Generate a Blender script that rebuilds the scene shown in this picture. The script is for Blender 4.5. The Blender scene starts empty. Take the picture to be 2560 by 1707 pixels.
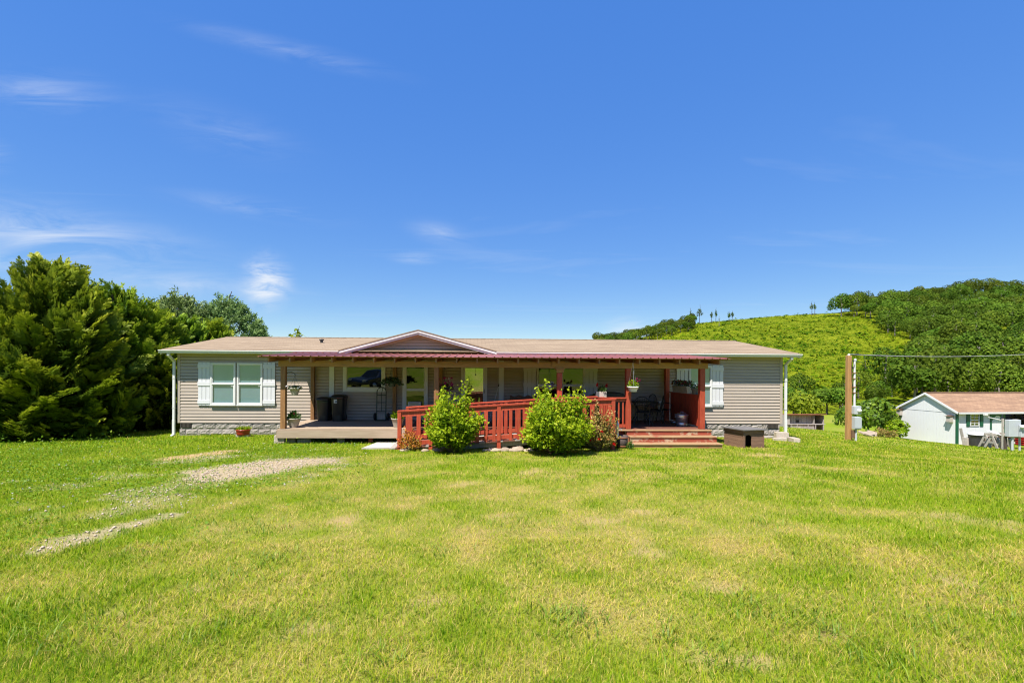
import bpy, math, random
import numpy as np
from mathutils import Matrix, Vector
random.seed(7); RNG = np.random.default_rng(7)
R = math.radians
scn = bpy.context.scene
COL = scn.collection

# ---------------------------------------------------------------- camera
F_PX, XP, HZ, YAW, ROLL, DIST, ZCAM = 1190., 1226., 925., R(2.0), 0.0055, 16.5, 2.25
cam = bpy.data.cameras.new('camera')
cam.sensor_width = 36; cam.sensor_fit = 'HORIZONTAL'
cam.lens = F_PX/2560*36
cam.shift_x = (1280-XP)/2560; cam.shift_y = (HZ-853.5)/2560
cam.clip_start = .1; cam.clip_end = 8000
cam_ob = bpy.data.objects.new('camera', cam); COL.objects.link(cam_ob)
cam_ob.matrix_world = (Matrix.Translation((0, -DIST, ZCAM)) @ Matrix.Rotation(-YAW, 4, 'Z')
                       @ Matrix.Rotation(R(90), 4, 'X') @ Matrix.Rotation(ROLL, 4, 'Z'))
scn.camera = cam_ob

def at(px, py, Y):
    """world point on the plane y = Y that was measured at (px, py) on the photograph"""
    dx, dy = px-XP, py-HZ
    u = (dx*math.cos(ROLL)+dy*math.sin(ROLL))/F_PX
    v = -(-dx*math.sin(ROLL)+dy*math.cos(ROLL))/F_PX
    t = (Y+DIST)/(math.cos(YAW)-u*math.sin(YAW))
    return Vector((t*(u*math.cos(YAW)+math.sin(YAW)), Y, ZCAM+t*v))
def ax(px, Y): return at(px, HZ, Y).x

# ---------------------------------------------------------------- sun, sky, exposure
SUN = Vector((-.34, -.45, 1.0)).normalized()           # towards the sun
sun = bpy.data.lights.new('sun', 'SUN'); sun.energy = 5.0; sun.angle = R(.53); sun.color = (1, .945, .86)
sun_ob = bpy.data.objects.new('sun', sun); COL.objects.link(sun_ob)
sun_ob.rotation_euler = SUN.to_track_quat('Z', 'Y').to_euler()
W = bpy.data.worlds.new('World'); scn.world = W; W.use_nodes = True
nt = W.node_tree; N = nt.nodes; L = nt.links; N.clear()
def wn(t, **k):
    n = N.new(t)
    for a, b in k.items(): setattr(n, a, b)
    return n
def wmath(op, a, b=None, clamp=False):
    n = wn('ShaderNodeMath', operation=op, use_clamp=clamp)
    for i, s in enumerate((a, b)):
        if s is None: continue
        if isinstance(s, (int, float)): n.inputs[i].default_value = s
        else: L.new(s, n.inputs[i])
    return n.outputs[0]
sky = wn('ShaderNodeTexSky', sky_type='NISHITA', sun_disc=False)
sky.sun_elevation = math.asin(SUN.z); sky.sun_rotation = math.atan2(SUN.x, SUN.y)
sky.altitude = 700; sky.air_density = 1.0; sky.dust_density = .1; sky.ozone_density = 3.2
sc = wn('ShaderNodeSeparateColor', mode='HSV'); L.new(sky.outputs[0], sc.inputs[0])   # the photograph's developing: deeper blue, softer gradient, all over the sky alike
hsv = wn('ShaderNodeCombineColor', mode='HSV')
L.new(wmath('ADD', sc.outputs[0], .009), hsv.inputs[0]); L.new(wmath('MINIMUM', wmath('MULTIPLY', sc.outputs[1], 1.26), .95), hsv.inputs[1])
L.new(wmath('MULTIPLY', wmath('POWER', wmath('MULTIPLY', sc.outputs[2], 1/7.), .26), 4.75), hsv.inputs[2])
geo = wn('ShaderNodeTexCoord'); sep = wn('ShaderNodeSeparateXYZ'); L.new(geo.outputs['Generated'], sep.inputs[0])
dx_, dy_, dz_ = sep.outputs
# thin high cirrus: wind-drawn noise on a flat cloud layer, plus a few thicker wisps at their places in the sky
ysafe = wmath('MAXIMUM', dy_, .02)
U = wmath('DIVIDE', dx_, ysafe); V = wmath('DIVIDE', dz_, ysafe)
zs = wmath('MAXIMUM', dz_, .04)
cmb = wn('ShaderNodeCombineXYZ'); L.new(wmath('DIVIDE', dx_, zs), cmb.inputs[0]); L.new(wmath('DIVIDE', dy_, zs), cmb.inputs[1])
mp = wn('ShaderNodeMapping'); L.new(cmb.outputs[0], mp.inputs[0]); mp.inputs['Scale'].default_value = (.55, 1.6, 1); mp.inputs['Rotation'].default_value = (0, 0, R(28))
cir = wn('ShaderNodeTexNoise'); L.new(mp.outputs[0], cir.inputs['Vector'])
cir.inputs['Scale'].default_value = .55; cir.inputs['Detail'].default_value = 5; cir.inputs['Roughness'].default_value = .62; cir.inputs['Distortion'].default_value = .6
veil = wmath('MULTIPLY', wmath('SUBTRACT', cir.outputs[0], .56, True), .55)
cm2 = wn('ShaderNodeCombineXYZ'); L.new(U, cm2.inputs[0]); L.new(V, cm2.inputs[1])
def drawn(rot, scale, nscale, seed, dist=.5):
    m2 = wn('ShaderNodeMapping'); L.new(cm2.outputs[0], m2.inputs[0]); m2.inputs['Rotation'].default_value = (0, 0, R(rot)); m2.inputs['Location'].default_value = (seed, seed*.7, seed); m2.inputs['Scale'].default_value = scale
    no = wn('ShaderNodeTexNoise'); L.new(m2.outputs[0], no.inputs['Vector']); no.inputs['Scale'].default_value = nscale
    no.inputs['Detail'].default_value = 6; no.inputs['Roughness'].default_value = .64; no.inputs['Distortion'].default_value = dist
    return wmath('MULTIPLY', wmath('SUBTRACT', no.outputs[0], .36, True), 2.8)
streak, puff = drawn(10, (3, 17, 1), 1.3, 3.3, .9), drawn(0, (9, 34, 1), 1.2, 8.1, .6)
def wisp(px, py, sx, sy, rot, amp, tex):
    u0, v0 = (px-1185)/F_PX, (HZ-py)/F_PX
    m = wn('ShaderNodeMapping', vector_type='TEXTURE'); L.new(cm2.outputs[0], m.inputs[0])
    m.inputs['Location'].default_value = (u0, v0, 0); m.inputs['Rotation'].default_value = (0, 0, R(rot)); m.inputs['Scale'].default_value = (sx, sy, 1)
    ln = wn('ShaderNodeVectorMath', operation='LENGTH'); L.new(m.outputs[0], ln.inputs[0])
    fall = wmath('SUBTRACT', 1.0, ln.outputs['Value'], True)
    return wmath('MULTIPLY', wmath('MULTIPLY', tex, wmath('MULTIPLY', fall, fall)), amp)
clouds = veil
for a in [(672, 712, .075, .085, 0, 2.0, puff), (130, 600, .55, .10, -9, .75, streak), (135, 258, .22, .07, -4, .5, streak), (720, 138, .34, .035, -12, .34, streak),
          (1105, 585, .11, .04, -10, .45, streak), (1040, 648, .08, .018, 0, .6, streak), (650, 530, .26, .035, -8, .34, streak), (1575, 826, .085, .045, 4, 1.2, puff),
          (20, 665, .18, .03, -8, .6, streak), (10, 415, .08, .05, -10, .5, streak), (470, 722, .34, .045, -3, .45, streak), (560, 340, .26, .08, -16, .22, streak)]:
    clouds = wmath('ADD', clouds, wisp(*a))
clouds = wmath('MINIMUM', clouds, .82)
clouds = wmath('MULTIPLY', clouds, wmath('MULTIPLY', dz_, 30., True))
mixc = wn('ShaderNodeMix', data_type='RGBA'); L.new(clouds, mixc.inputs['Factor']); L.new(hsv.outputs[0], mixc.inputs['A']); mixc.inputs['B'].default_value = (4.4, 4.65, 5.0, 1)
bg = wn('ShaderNodeBackground'); bg.inputs['Strength'].default_value = .099
L.new(mixc.outputs['Result'], bg.inputs['Color'])
wo = wn('ShaderNodeOutputWorld'); L.new(bg.outputs[0], wo.inputs['Surface'])
W.cycles.sampling_method = 'MANUAL'; W.cycles.sample_map_resolution = 256
vs = scn.view_settings
vs.view_transform = 'Standard'; vs.look = 'None'; vs.exposure = 1.0; vs.gamma = 1; vs.use_curve_mapping = False
scn.cycles.use_denoising = True; scn.cycles.filter_width = 1.15
scn.cycles.max_bounces = 8; scn.cycles.transparent_max_bounces = 8; scn.cycles.caustics_reflective = False; scn.cycles.caustics_refractive = False

# ---------------------------------------------------------------- materials
MATS = {}
def _new(name):
    m = bpy.data.materials.new(name); m.use_nodes = True; MATS[name] = m
    nt = m.node_tree; return m, nt, nt.nodes['Principled BSDF']
def _noise(nt, vec, scale, detail=4, rough=.6, dist=0):
    n = nt.nodes.new('ShaderNodeTexNoise'); n.inputs['Scale'].default_value = scale; n.inputs['Detail'].default_value = detail
    n.inputs['Roughness'].default_value = rough; n.inputs['Distortion'].default_value = dist
    nt.links.new(vec, n.inputs['Vector']); return n
def _ramp(nt, fac, stops):
    r = nt.nodes.new('ShaderNodeValToRGB'); nt.links.new(fac, r.inputs[0]); e = r.color_ramp.elements
    while len(e) < len(stops): e.new(.5)
    for i, (p, c) in enumerate(stops): e[i].position = p; e[i].color = (*c, 1)
    return r.outputs[0]
def _mix(nt, fac, a, b, bt='MIX'):
    m = nt.nodes.new('ShaderNodeMix'); m.data_type = 'RGBA'; m.blend_type = bt
    for s, k in ((fac, 'Factor'), (a, 'A'), (b, 'B')):
        if hasattr(s, 'links'): nt.links.new(s, m.inputs[k])
        elif k == 'Factor': m.inputs[k].default_value = s
        else: m.inputs[k].default_value = (*s, 1)
    return m.outputs['Result']
def _bump(nt, p, h, strength, dist):
    b = nt.nodes.new('ShaderNodeBump'); b.inputs['Strength'].default_value = strength; b.inputs['Distance'].default_value = dist
    nt.links.new(h, b.inputs['Height']); nt.links.new(b.outputs[0], p.inputs['Normal'])
def cl(c, k): return tuple(min(1, x*k) for x in c)
KA = .80    # overall reflectance, set against the exposure
def mat(name, c, rough=.6, var=.15, scale=3, stretch=(1, 1, 1), c2=None, bump=0, bscale=30, metal=0, spec=.5, rnd=0, dirt=None, dirt_at=.6, dirt_scale=2.):
    if not metal: c = cl(c, KA); c2 = c2 and cl(c2, KA); dirt = dirt and cl(dirt, KA)
    m, nt, p = _new(name)
    tc = nt.nodes.new('ShaderNodeTexCoord'); mp = nt.nodes.new('ShaderNodeMapping'); mp.inputs['Scale'].default_value = stretch
    nt.links.new(tc.outputs['Object'], mp.inputs[0])
    n = _noise(nt, mp.outputs[0], scale, 6, .65)
    col = _ramp(nt, n.outputs[0], [(.3, cl(c, 1-var)), (.7, c2 or cl(c, 1+var))])
    if dirt:
        dn = _noise(nt, tc.outputs['Object'], dirt_scale, 7, .7)
        f = _ramp(nt, dn.outputs[0], [(dirt_at, (0, 0, 0)), (dirt_at+.08, (1, 1, 1))])
        col = _mix(nt, f, col, dirt)
    if rnd:
        oi = nt.nodes.new('ShaderNodeObjectInfo')
        mr = nt.nodes.new('ShaderNodeMapRange'); mr.inputs['To Min'].default_value = 1-rnd; mr.inputs['To Max'].default_value = 1+rnd
        nt.links.new(oi.outputs['Random'], mr.inputs[0])
        h = nt.nodes.new('ShaderNodeHueSaturation'); nt.links.new(mr.outputs[0], h.inputs['Value']); nt.links.new(col, h.inputs['Color']); col = h.outputs[0]
    nt.links.new(col, p.inputs['Base Color'])
    p.inputs['Roughness'].default_value = rough; p.inputs['Metallic'].default_value = metal; p.inputs['Specular IOR Level'].default_value = spec
    if bump:
        bn = _noise(nt, mp.outputs[0], bscale, 5, .6); _bump(nt, p, bn.outputs[0], 1, bump)
    return m
def leafmat(name, stops, trans=.35, rough=.5, spec=.3, rnd=0.0):
    """leaves and blades: each carries its own value v, which picks its own tint"""
    m, nt, p = _new(name)
    a = nt.nodes.new('ShaderNodeAttribute'); a.attribute_name = 'v'
    col = _ramp(nt, a.outputs['Fac'], [(q, cl(c_, KA)) for q, c_ in stops])
    if rnd:
        oi = nt.nodes.new('ShaderNodeObjectInfo'); mr = nt.nodes.new('ShaderNodeMapRange')
        mr.inputs['To Min'].default_value = 1-rnd; mr.inputs['To Max'].default_value = 1+rnd; nt.links.new(oi.outputs['Random'], mr.inputs[0])
        h = nt.nodes.new('ShaderNodeHueSaturation'); nt.links.new(mr.outputs[0], h.inputs['Value']); nt.links.new(col, h.inputs['Color'])
        hm = nt.nodes.new('ShaderNodeMapRange'); hm.inputs['To Min'].default_value = .485; hm.inputs['To Max'].default_value = .525
        wn_ = nt.nodes.new('ShaderNodeTexWhiteNoise'); wn_.noise_dimensions = '1D'; nt.links.new(oi.outputs['Random'], wn_.inputs['W'])
        nt.links.new(wn_.outputs['Value'], hm.inputs[0]); nt.links.new(hm.outputs[0], h.inputs['Hue']); col = h.outputs[0]
    nt.links.new(col, p.inputs['Base Color']); p.inputs['Roughness'].default_value = rough; p.inputs['Specular IOR Level'].default_value = spec
    if trans:
        t = nt.nodes.new('ShaderNodeBsdfTranslucent'); nt.links.new(col, t.inputs['Color'])
        ms = nt.nodes.new('ShaderNodeMixShader'); ms.inputs[0].default_value = trans
        nt.links.new(p.outputs[0], ms.inputs[1]); nt.links.new(t.outputs[0], ms.inputs[2])
        nt.links.new(ms.outputs[0], nt.nodes['Material Output'].inputs['Surface'])
    return m
def glassmat(name, tint, refl):
    m, nt, p = _new(name); nt.nodes.remove(p)
    tr = nt.nodes.new('ShaderNodeBsdfTransparent'); tr.inputs[0].default_value = (*tint, 1)
    gl = nt.nodes.new('ShaderNodeBsdfGlossy'); gl.inputs['Roughness'].default_value = .01; gl.inputs[0].default_value = (.95, 1, .97, 1)
    ms = nt.nodes.new('ShaderNodeMixShader'); ms.inputs[0].default_value = refl
    tc = nt.nodes.new('ShaderNodeTexCoord'); n = _noise(nt, tc.outputs['Object'], 1.3, 1)
    b = nt.nodes.new('ShaderNodeBump'); b.inputs['Strength'].default_value = .12; b.inputs['Distance'].default_value = .02
    nt.links.new(n.outputs[0], b.inputs['Height']); nt.links.new(b.outputs[0], gl.inputs['Normal'])
    nt.links.new(tr.outputs[0], ms.inputs[1]); nt.links.new(gl.outputs[0], ms.inputs[2])
    nt.links.new(ms.outputs[0], nt.nodes['Material Output'].inputs['Surface'])
    return m

mat('siding', (.485, .405, .335), .5, .05, 2, (1, 1, 3), bump=.002, bscale=60, dirt=(.36, .30, .24), dirt_at=.62, dirt_scale=1.5)
mat('sheathing', (.30, .26, .22), .8)
mat('white', (.78, .78, .77), .45, .05, 4, dirt=(.60, .58, .54), dirt_at=.64, dirt_scale=3)
mat('white_wood', (.74, .74, .77), .5, .04, 6, (6, 6, 1))
mat('pink_trim', (.50, .40, .34), .6, .06)
mat('block', (.37, .33, .295), .9, .25, 9, bump=.012, bscale=30, rnd=.16, dirt=(.40, .30, .20), dirt_at=.58, dirt_scale=1.6)
mat('mortar', (.36, .33, .30), .95, .1)
mat('vent', (.07, .055, .045), .7)
mat('dark', (.012, .012, .012), .6)
mat('blind', (.80, .84, .88), .6, .03)
mat('curtain_reflection', (.70, .66, .50), .8, .05)
mat('wood', (.34, .165, .052), .65, .3, 3, (1.2, 14, 14), c2=(.44, .23, .08), bump=.004, bscale=8, rnd=.12)
mat('wood_v', (.30, .135, .042), .65, .3, 3, (14, 14, 1.2), c2=(.42, .21, .07), bump=.004, bscale=8, rnd=.14)
mat('beam', (.42, .21, .05), .6, .25, 3, (.9, 14, 14), c2=(.50, .27, .075), bump=.004, bscale=8, dirt=(.20, .085, .02), dirt_at=.68, dirt_scale=5)
mat('deck', (.42, .305, .20), .7, .2, 2.5, (.8, 16, 16), c2=(.48, .37, .265), bump=.004, bscale=10, rnd=.13, dirt=(.20, .155, .115), dirt_at=.68, dirt_scale=9)
mat('red_deck', (.20, .075, .05), .6, .25, 2.5, (.8, 16, 16), c2=(.27, .12, .08), bump=.003, bscale=10, rnd=.16, dirt=(.28, .19, .13), dirt_at=.63, dirt_scale=4)
mat('red', (.44, .058, .026), .5, .2, 3, (10, 10, 1.2), c2=(.58, .095, .042), bump=.004, bscale=9, rnd=.12, dirt=(.42, .17, .09), dirt_at=.62, dirt_scale=9)
mat('red_dark', (.30, .03, .022), .55, .15, 3, (10, 10, 1.2), bump=.003, bscale=9, rnd=.1)
mat('red_step', (.36, .07, .035), .6, .2, 2.5, (.8, 14, 14), bump=.004, bscale=9, rnd=.06, dirt=(.55, .38, .24), dirt_at=.50, dirt_scale=3.6)
mat('step_tread', (.40, .23, .11), .65, .25, 2.5, (.8, 14, 14), c2=(.50, .33, .17), bump=.004, bscale=9, rnd=.06, dirt=(.36, .10, .06), dirt_at=.56, dirt_scale=2.6)
mat('step_olive', (.30, .16, .06), .65, .3, 2, (.6, 5, 5), c2=(.40, .27, .10), bump=.004, bscale=9, dirt=(.33, .09, .045), dirt_at=.5, dirt_scale=2)
mat('metal_red', (.30, .10, .085), .5, .10, 1.5, spec=.4)
mat('plastic_black', (.016, .016, .017), .38, .2)
mat('plastic_dark', (.05, .05, .055), .45, .2)
mat('cover_black', (.013, .013, .015), .55, .3, 8, bump=.01, bscale=9)
mat('iron', (.012, .017, .017), .45, .2, metal=.3)
mat('steel', (.55, .60, .66), .32, .12, 6, metal=.85, bump=.004, bscale=9)
mat('aluminium', (.7, .7, .7), .4, .1, metal=.6)
mat('taupe', (.40, .35, .285), .65, .08, bump=.001)
mat('pot_white', (.80, .78, .74), .4, .05)
mat('pot_blue', (.14, .18, .27), .5, .08)
mat('pot_green', (.02, .05, .025), .5)
mat('pot_grey', (.13, .14, .14), .6)
mat('soil', (.055, .035, .022), .95, .3, 20)
mat('grey_wood', (.40, .36, .31), .85, .25, 3, (12, 12, 1.5), bump=.004, bscale=9, rnd=.12)
mat('planter_wood', (.52, .46, .40), .8, .2, 3, (10, 10, 1.2), bump=.003, dirt=(.30, .24, .18), dirt_at=.58, dirt_scale=7)
mat('brown_wood', (.17, .095, .055), .7, .25, 3, (1.2, 14, 14), bump=.003)
mat('dog_wood', (.25, .135, .085), .75, .3, 3, (1.2, 14, 14), c2=(.31, .18, .115), bump=.005, bscale=9, rnd=.14, dirt=(.15, .10, .07), dirt_at=.58, dirt_scale=4)
mat('dog_roof', (.16, .15, .14), .85, .2, 6, bump=.006)
mat('concrete', (.56, .52, .47), .9, .12, 6, bump=.004, bscale=40, dirt=(.42, .37, .30), dirt_at=.6, dirt_scale=4)
mat('cinder', (.55, .47, .38), .95, .15, 14, bump=.008, bscale=50, rnd=.1)
mat('stone', (.42, .33, .24), .9, .25, 5, bump=.02, bscale=8, rnd=.2)
mat('gravel', (.62, .50, .37), .9, .2, 30, rnd=.1)
mat('barrel', (.085, .06, .05), .75, .3, 5, (6, 6, 1), bump=.006)
mat('red_enamel', (.35, .025, .02), .35, .15)
mat('pole_wood', (.46, .225, .075), .75, .25, 3, (14, 14, .8), c2=(.54, .30, .11), bump=.006, bscale=8)
mat('box_grey', (.50, .53, .56), .5, .05)
mat('rust', (.28, .10, .04), .8)
mat('wire', (.05, .045, .04), .6)
mat('wire_alu', (.55, .53, .50), .4, metal=.5)
mat('shed_white', (.84, .84, .85), .55, .04, 5, (8, 8, .6), bump=.004, bscale=6, dirt=(.58, .57, .55), dirt_at=.66, dirt_scale=1.8)
mat('green_trim', (.012, .11, .055), .45, .15)
mat('coop_wood', (.43, .38, .35), .9, .25, 3, (3, 3, 6), bump=.01, rnd=.15, dirt=(.30, .25, .22), dirt_at=.56, dirt_scale=3)
mat('dirt_red', (.42, .17, .06), .95, .25, 9, bump=.02, bscale=12)
mat('bark', (.10, .075, .055), .95, .35, 9, (5, 5, 1), bump=.03, bscale=8)
mat('bark_pale', (.24, .21, .18), .9, .3, 5, (4, 4, 1))
mat('car_paint', (.012, .03, .075), .18, .1, spec=.8)
mat('tyre', (.015, .015, .015), .8)
mat('stem', (.16, .12, .05), .8, .2)
mat('red_plastic', (.55, .02, .02), .4)
mat('scrub_ground', (.12, .18, .005), .95, .25, .08, c2=(.21, .235, .010), spec=.05, rnd=0)
# shingles: courses, tabs and weathering on the house and shed roofs
def shingle(name, a, b, c):
    a, b, c = cl(a, KA), cl(b, KA), cl(c, KA)
    m, nt, p = _new(name)
    tc = nt.nodes.new('ShaderNodeTexCoord')
    br = nt.nodes.new('ShaderNodeTexBrick'); nt.links.new(tc.outputs['Object'], br.inputs['Vector'])
    br.inputs['Scale'].default_value = 1; br.inputs['Brick Width'].default_value = .30; br.inputs['Row Height'].default_value = .14; br.inputs['Mortar Size'].default_value = .006
    br.inputs['Color1'].default_value = (*a, 1); br.inputs['Color2'].default_value = (*b, 1); br.inputs['Mortar'].default_value = (*cl(c, .7), 1)
    mp = nt.nodes.new('ShaderNodeMapping'); mp.inputs['Scale'].default_value = (.25, 2.2, 1); nt.links.new(tc.outputs['Object'], mp.inputs[0])
    n = _noise(nt, mp.outputs[0], 2.2, 7, .7); f = _ramp(nt, n.outputs[0], [(.42, (0, 0, 0)), (.68, (1, 1, 1))])
    col = _mix(nt, f, br.outputs['Color'], c); nt.links.new(col, p.inputs['Base Color']); p.inputs['Roughness'].default_value = .92
    g = _noise(nt, tc.outputs['Object'], 120, 2); _bump(nt, p, g.outputs[0], .6, .006)
    return m
shingle('shingle', (.31, .225, .14), (.39, .29, .185), (.215, .15, .09))
shingle('shingle_red', (.33, .195, .115), (.40, .245, .145), (.20, .115, .07))
def stops(*cs): return [(i/(len(cs)-1), c) for i, c in enumerate(cs)]
leafmat('grass', stops((.05, .15, .003), (.15, .295, .004), (.31, .41, .008), (.52, .47, .05), (.74, .53, .19)), .3, .6, .06)
leafmat('tuft', stops((.09, .19, .006), (.19, .31, .012), (.33, .42, .05)), .35, .5, .3)
leafmat('clover', stops((.08, .19, .004), (.17, .31, .006), (.30, .41, .02)), .3)
leafmat('lime', stops((.06, .14, .008), (.15, .28, .010), (.34, .47, .014), (.50, .57, .025)), .4, .5, .12)
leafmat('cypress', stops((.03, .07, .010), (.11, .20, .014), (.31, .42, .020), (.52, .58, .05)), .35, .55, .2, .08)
leafmat('cypress_dead', stops((.12, .045, .02), (.24, .09, .04)), .15)
leafmat('pine', stops((.09, .16, .045), (.21, .31, .085), (.36, .45, .15)), .2, .5, .25, .06)
leafmat('forest', stops((.035, .07, .008), (.08, .14, .012), (.145, .215, .018), (.22, .275, .03)), .25, .6, .05, .30)
leafmat('forest_yellow', stops((.10, .16, .008), (.22, .28, .010), (.33, .36, .02)), .3, .6, .15)
leafmat('shrub', stops((.05, .11, .008), (.13, .23, .012), (.28, .38, .016)), .3, .5, .3)
leafmat('scrub', stops((.04, .10, .003), (.11, .19, .004), (.19, .25, .005), (.30, .25, .02)), .2, .7, .03)
leafmat('plant', stops((.03, .085, .012), (.07, .17, .02), (.13, .26, .03)), .3, .4, .4)
leafmat('basket_leaf', stops((.02, .045, .01), (.05, .09, .02), (.10, .15, .03)), .3)
leafmat('rose_leaf', stops((.12, .15, .02), (.30, .30, .04), (.48, .36, .10), (.42, .18, .06)), .3)
leafmat('orange_leaf', stops((.20, .20, .03), (.55, .33, .03), (.62, .25, .03), (.55, .14, .03)), .3)
leafmat('petal_white', stops((.75, .75, .72), (.85, .85, .85)), .3)
leafmat('petal_red', stops((.50, .008, .008), (.72, .02, .015)), .3)
leafmat('petal_magenta', stops((.32, .008, .10), (.55, .02, .20)), .3)
leafmat('petal_crimson', stops((.20, .006, .03), (.40, .02, .06)), .3)
leafmat('petal_orange', stops((.60, .18, .05), (.70, .30, .15)), .3)
glassmat('glass_blind', (.62, .76, .80), .12); glassmat('glass_dark', (.30, .32, .30), .09); glassmat('glass_door', (.75, .75, .68), .25); glassmat('glass_shed', (.35, .35, .35), .2)

# ---------------------------------------------------------------- mesh helpers
ROOT = {}
def inv_of(o):
    while o.parent: o = o.parent
    return ROOT.get(o.name)
def link(name, me, m, parent=None):
    o = bpy.data.objects.new(name, me); COL.objects.link(o)
    if m: me.materials.clear(); me.materials.append(MATS[m])
    if parent: o.parent = parent
    return o
def tag(o, label=None, cat=None, group=None, kind=None):
    if label: o['label'] = label
    if cat: o['category'] = cat
    if group: o['group'] = group
    if kind: o['kind'] = kind
    return o
def thing(name, label, cat, loc=(0, 0, 0), rz=0, group=None):
    o = bpy.data.objects.new(name, None); COL.objects.link(o); o.empty_display_size = .2
    o.location = loc; o.rotation_euler = (0, 0, rz)
    ROOT[o.name] = (Matrix.Translation(loc) @ Matrix.Rotation(rz, 4, 'Z')).inverted()
    return tag(o, label, cat, group)
class MB:
    """collects boxes, tubes and lathes; build() links them as ONE mesh object"""
    def __init__(s): s.v, s.f, s.sm = [], [], []
    def add(s, vs, fs, smooth=False):
        b = len(s.v); s.v += [tuple(p) for p in vs]; s.f += [tuple(i+b for i in f) for f in fs]; s.sm += [smooth]*len(fs); return s
    def box(s, x0, x1, y0, y1, z0, z1):
        return s.add([(x0, y0, z0), (x1, y0, z0), (x1, y1, z0), (x0, y1, z0), (x0, y0, z1), (x1, y0, z1), (x1, y1, z1), (x0, y1, z1)],
                     [(0, 3, 2, 1), (4, 5, 6, 7), (0, 1, 5, 4), (1, 2, 6, 5), (2, 3, 7, 6), (3, 0, 4, 7)])
    def obox(s, c, size, M=None):
        a, b, d = (k/2 for k in size); M = M or Matrix.Identity(3); c = Vector(c)
        return s.add([c + M @ Vector(p) for p in [(-a, -b, -d), (a, -b, -d), (a, b, -d), (-a, b, -d), (-a, -b, d), (a, -b, d), (a, b, d), (-a, b, d)]],
                     [(0, 3, 2, 1), (4, 5, 6, 7), (0, 1, 5, 4), (1, 2, 6, 5), (2, 3, 7, 6), (3, 0, 4, 7)])
    def bar(s, p, q, w, h, up=(0, 0, 1)):
        """rectangular bar from p to q; w across, h along up"""
        p, q = Vector(p), Vector(q); d = (q-p).normalized(); sd = d.cross(Vector(up))
        sd = sd.normalized() if sd.length > 1e-4 else Vector((1, 0, 0)); u = sd.cross(d)
        vs = [e + sd*a*w/2 + u*b*h/2 for e in (p, q) for a, b in ((-1, -1), (1, -1), (1, 1), (-1, 1))]
        return s.add(vs, [(0, 3, 2, 1), (4, 5, 6, 7), (0, 1, 5, 4), (1, 2, 6, 5), (2, 3, 7, 6), (3, 0, 4, 7)])
    def prism(s, poly, axis, a, b):
        n = len(poly)
        def P(p, t): return (t, p[0], p[1]) if axis == 'x' else (p[0], t, p[1]) if axis == 'y' else (p[0], p[1], t)
        vs = [P(p, a) for p in poly] + [P(p, b) for p in poly]
        return s.add(vs, [tuple(range(n)), tuple(range(2*n-1, n-1, -1))] + [(i, i+n, (i+1) % n+n, (i+1) % n) for i in range(n)])
    def tube(s, pts, r, n=6, cap=True):
        pts = [Vector(p) for p in pts]; rr = r if isinstance(r, (list, tuple)) else [r]*len(pts); vs = []
        for i, p in enumerate(pts):
            d = (pts[min(i+1, len(pts)-1)] - pts[max(i-1, 0)]).normalized()
            a = d.cross(Vector((0, 0, 1)) if abs(d.z) < .9 else Vector((1, 0, 0))).normalized(); b = d.cross(a)
            vs += [p + (a*math.cos(2*math.pi*k/n) + b*math.sin(2*math.pi*k/n))*rr[i] for k in range(n)]
        fs = [(i*n+k, i*n+(k+1) % n, (i+1)*n+(k+1) % n, (i+1)*n+k) for i in range(len(pts)-1) for k in range(n)]
        s.add(vs, fs, True)
        if cap: s.add(vs[:n], [tuple(range(n))]); s.add(vs[-n:], [tuple(range(n))])
        return s
    def lathe(s, prof, c=(0, 0, 0), n=20, smooth=True, sq=None):
        vs = []
        for r, z in prof:
            for k in range(n):
                t = 2*math.pi*k/n; x, y = math.cos(t), math.sin(t)
                if sq: m = max(abs(x), abs(y))**sq; x, y = x/m, y/m
                vs.append((c[0]+r*x, c[1]+r*y, c[2]+z))
        fs = [(i*n+k, i*n+(k+1) % n, (i+1)*n+(k+1) % n, (i+1)*n+k) for i in range(len(prof)-1) for k in range(n)]
        return s.add(vs, fs, smooth)
    def build(s, name, m, parent=None, world=False, bevel=0):
        me = bpy.data.meshes.new(name)
        v = s.v
        if world and parent:
            iv = inv_of(parent); v = [tuple(iv @ Vector(p)) for p in v]
        me.from_pydata(v, [], s.f); me.polygons.foreach_set('use_smooth', s.sm); me.update()
        o = link(name, me, m, parent)
        if bevel: b = o.modifiers.new('bevel', 'BEVEL'); b.width = bevel; b.segments = 1; b.limit_method = 'ANGLE'
        return o
def bx(name, m, parent, x0, x1, y0, y1, z0, z1, world=True, bevel=0): return MB().box(x0, x1, y0, y1, z0, z1).build(name, m, parent, world, bevel)
def npmesh(name, v, f, m, parent=None, val=None, smooth=False):
    """numpy mesh: v (n,3), f (k,3|4), val per vertex -> attribute v"""
    me = bpy.data.meshes.new(name); k = f.shape[1]
    me.vertices.add(len(v)); me.vertices.foreach_set('co', np.ascontiguousarray(v, np.float32).ravel())
    me.loops.add(f.size); me.loops.foreach_set('vertex_index', np.ascontiguousarray(f, np.int32).ravel())
    me.polygons.add(len(f)); me.polygons.foreach_set('loop_start', np.arange(0, f.size, k, dtype=np.int32)); me.polygons.foreach_set('loop_total', np.full(len(f), k, np.int32))
    if smooth: me.polygons.foreach_set('use_smooth', np.ones(len(f), bool))
    if val is not None:
        at_ = me.attributes.new('v', 'FLOAT', 'POINT'); at_.data.foreach_set('value', np.ascontiguousarray(val, np.float32))
    me.update(calc_edges=True); me.validate()
    return link(name, me, m, parent)
def unit(a): return a/np.maximum(np.linalg.norm(a, axis=-1, keepdims=True), 1e-9)
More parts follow.
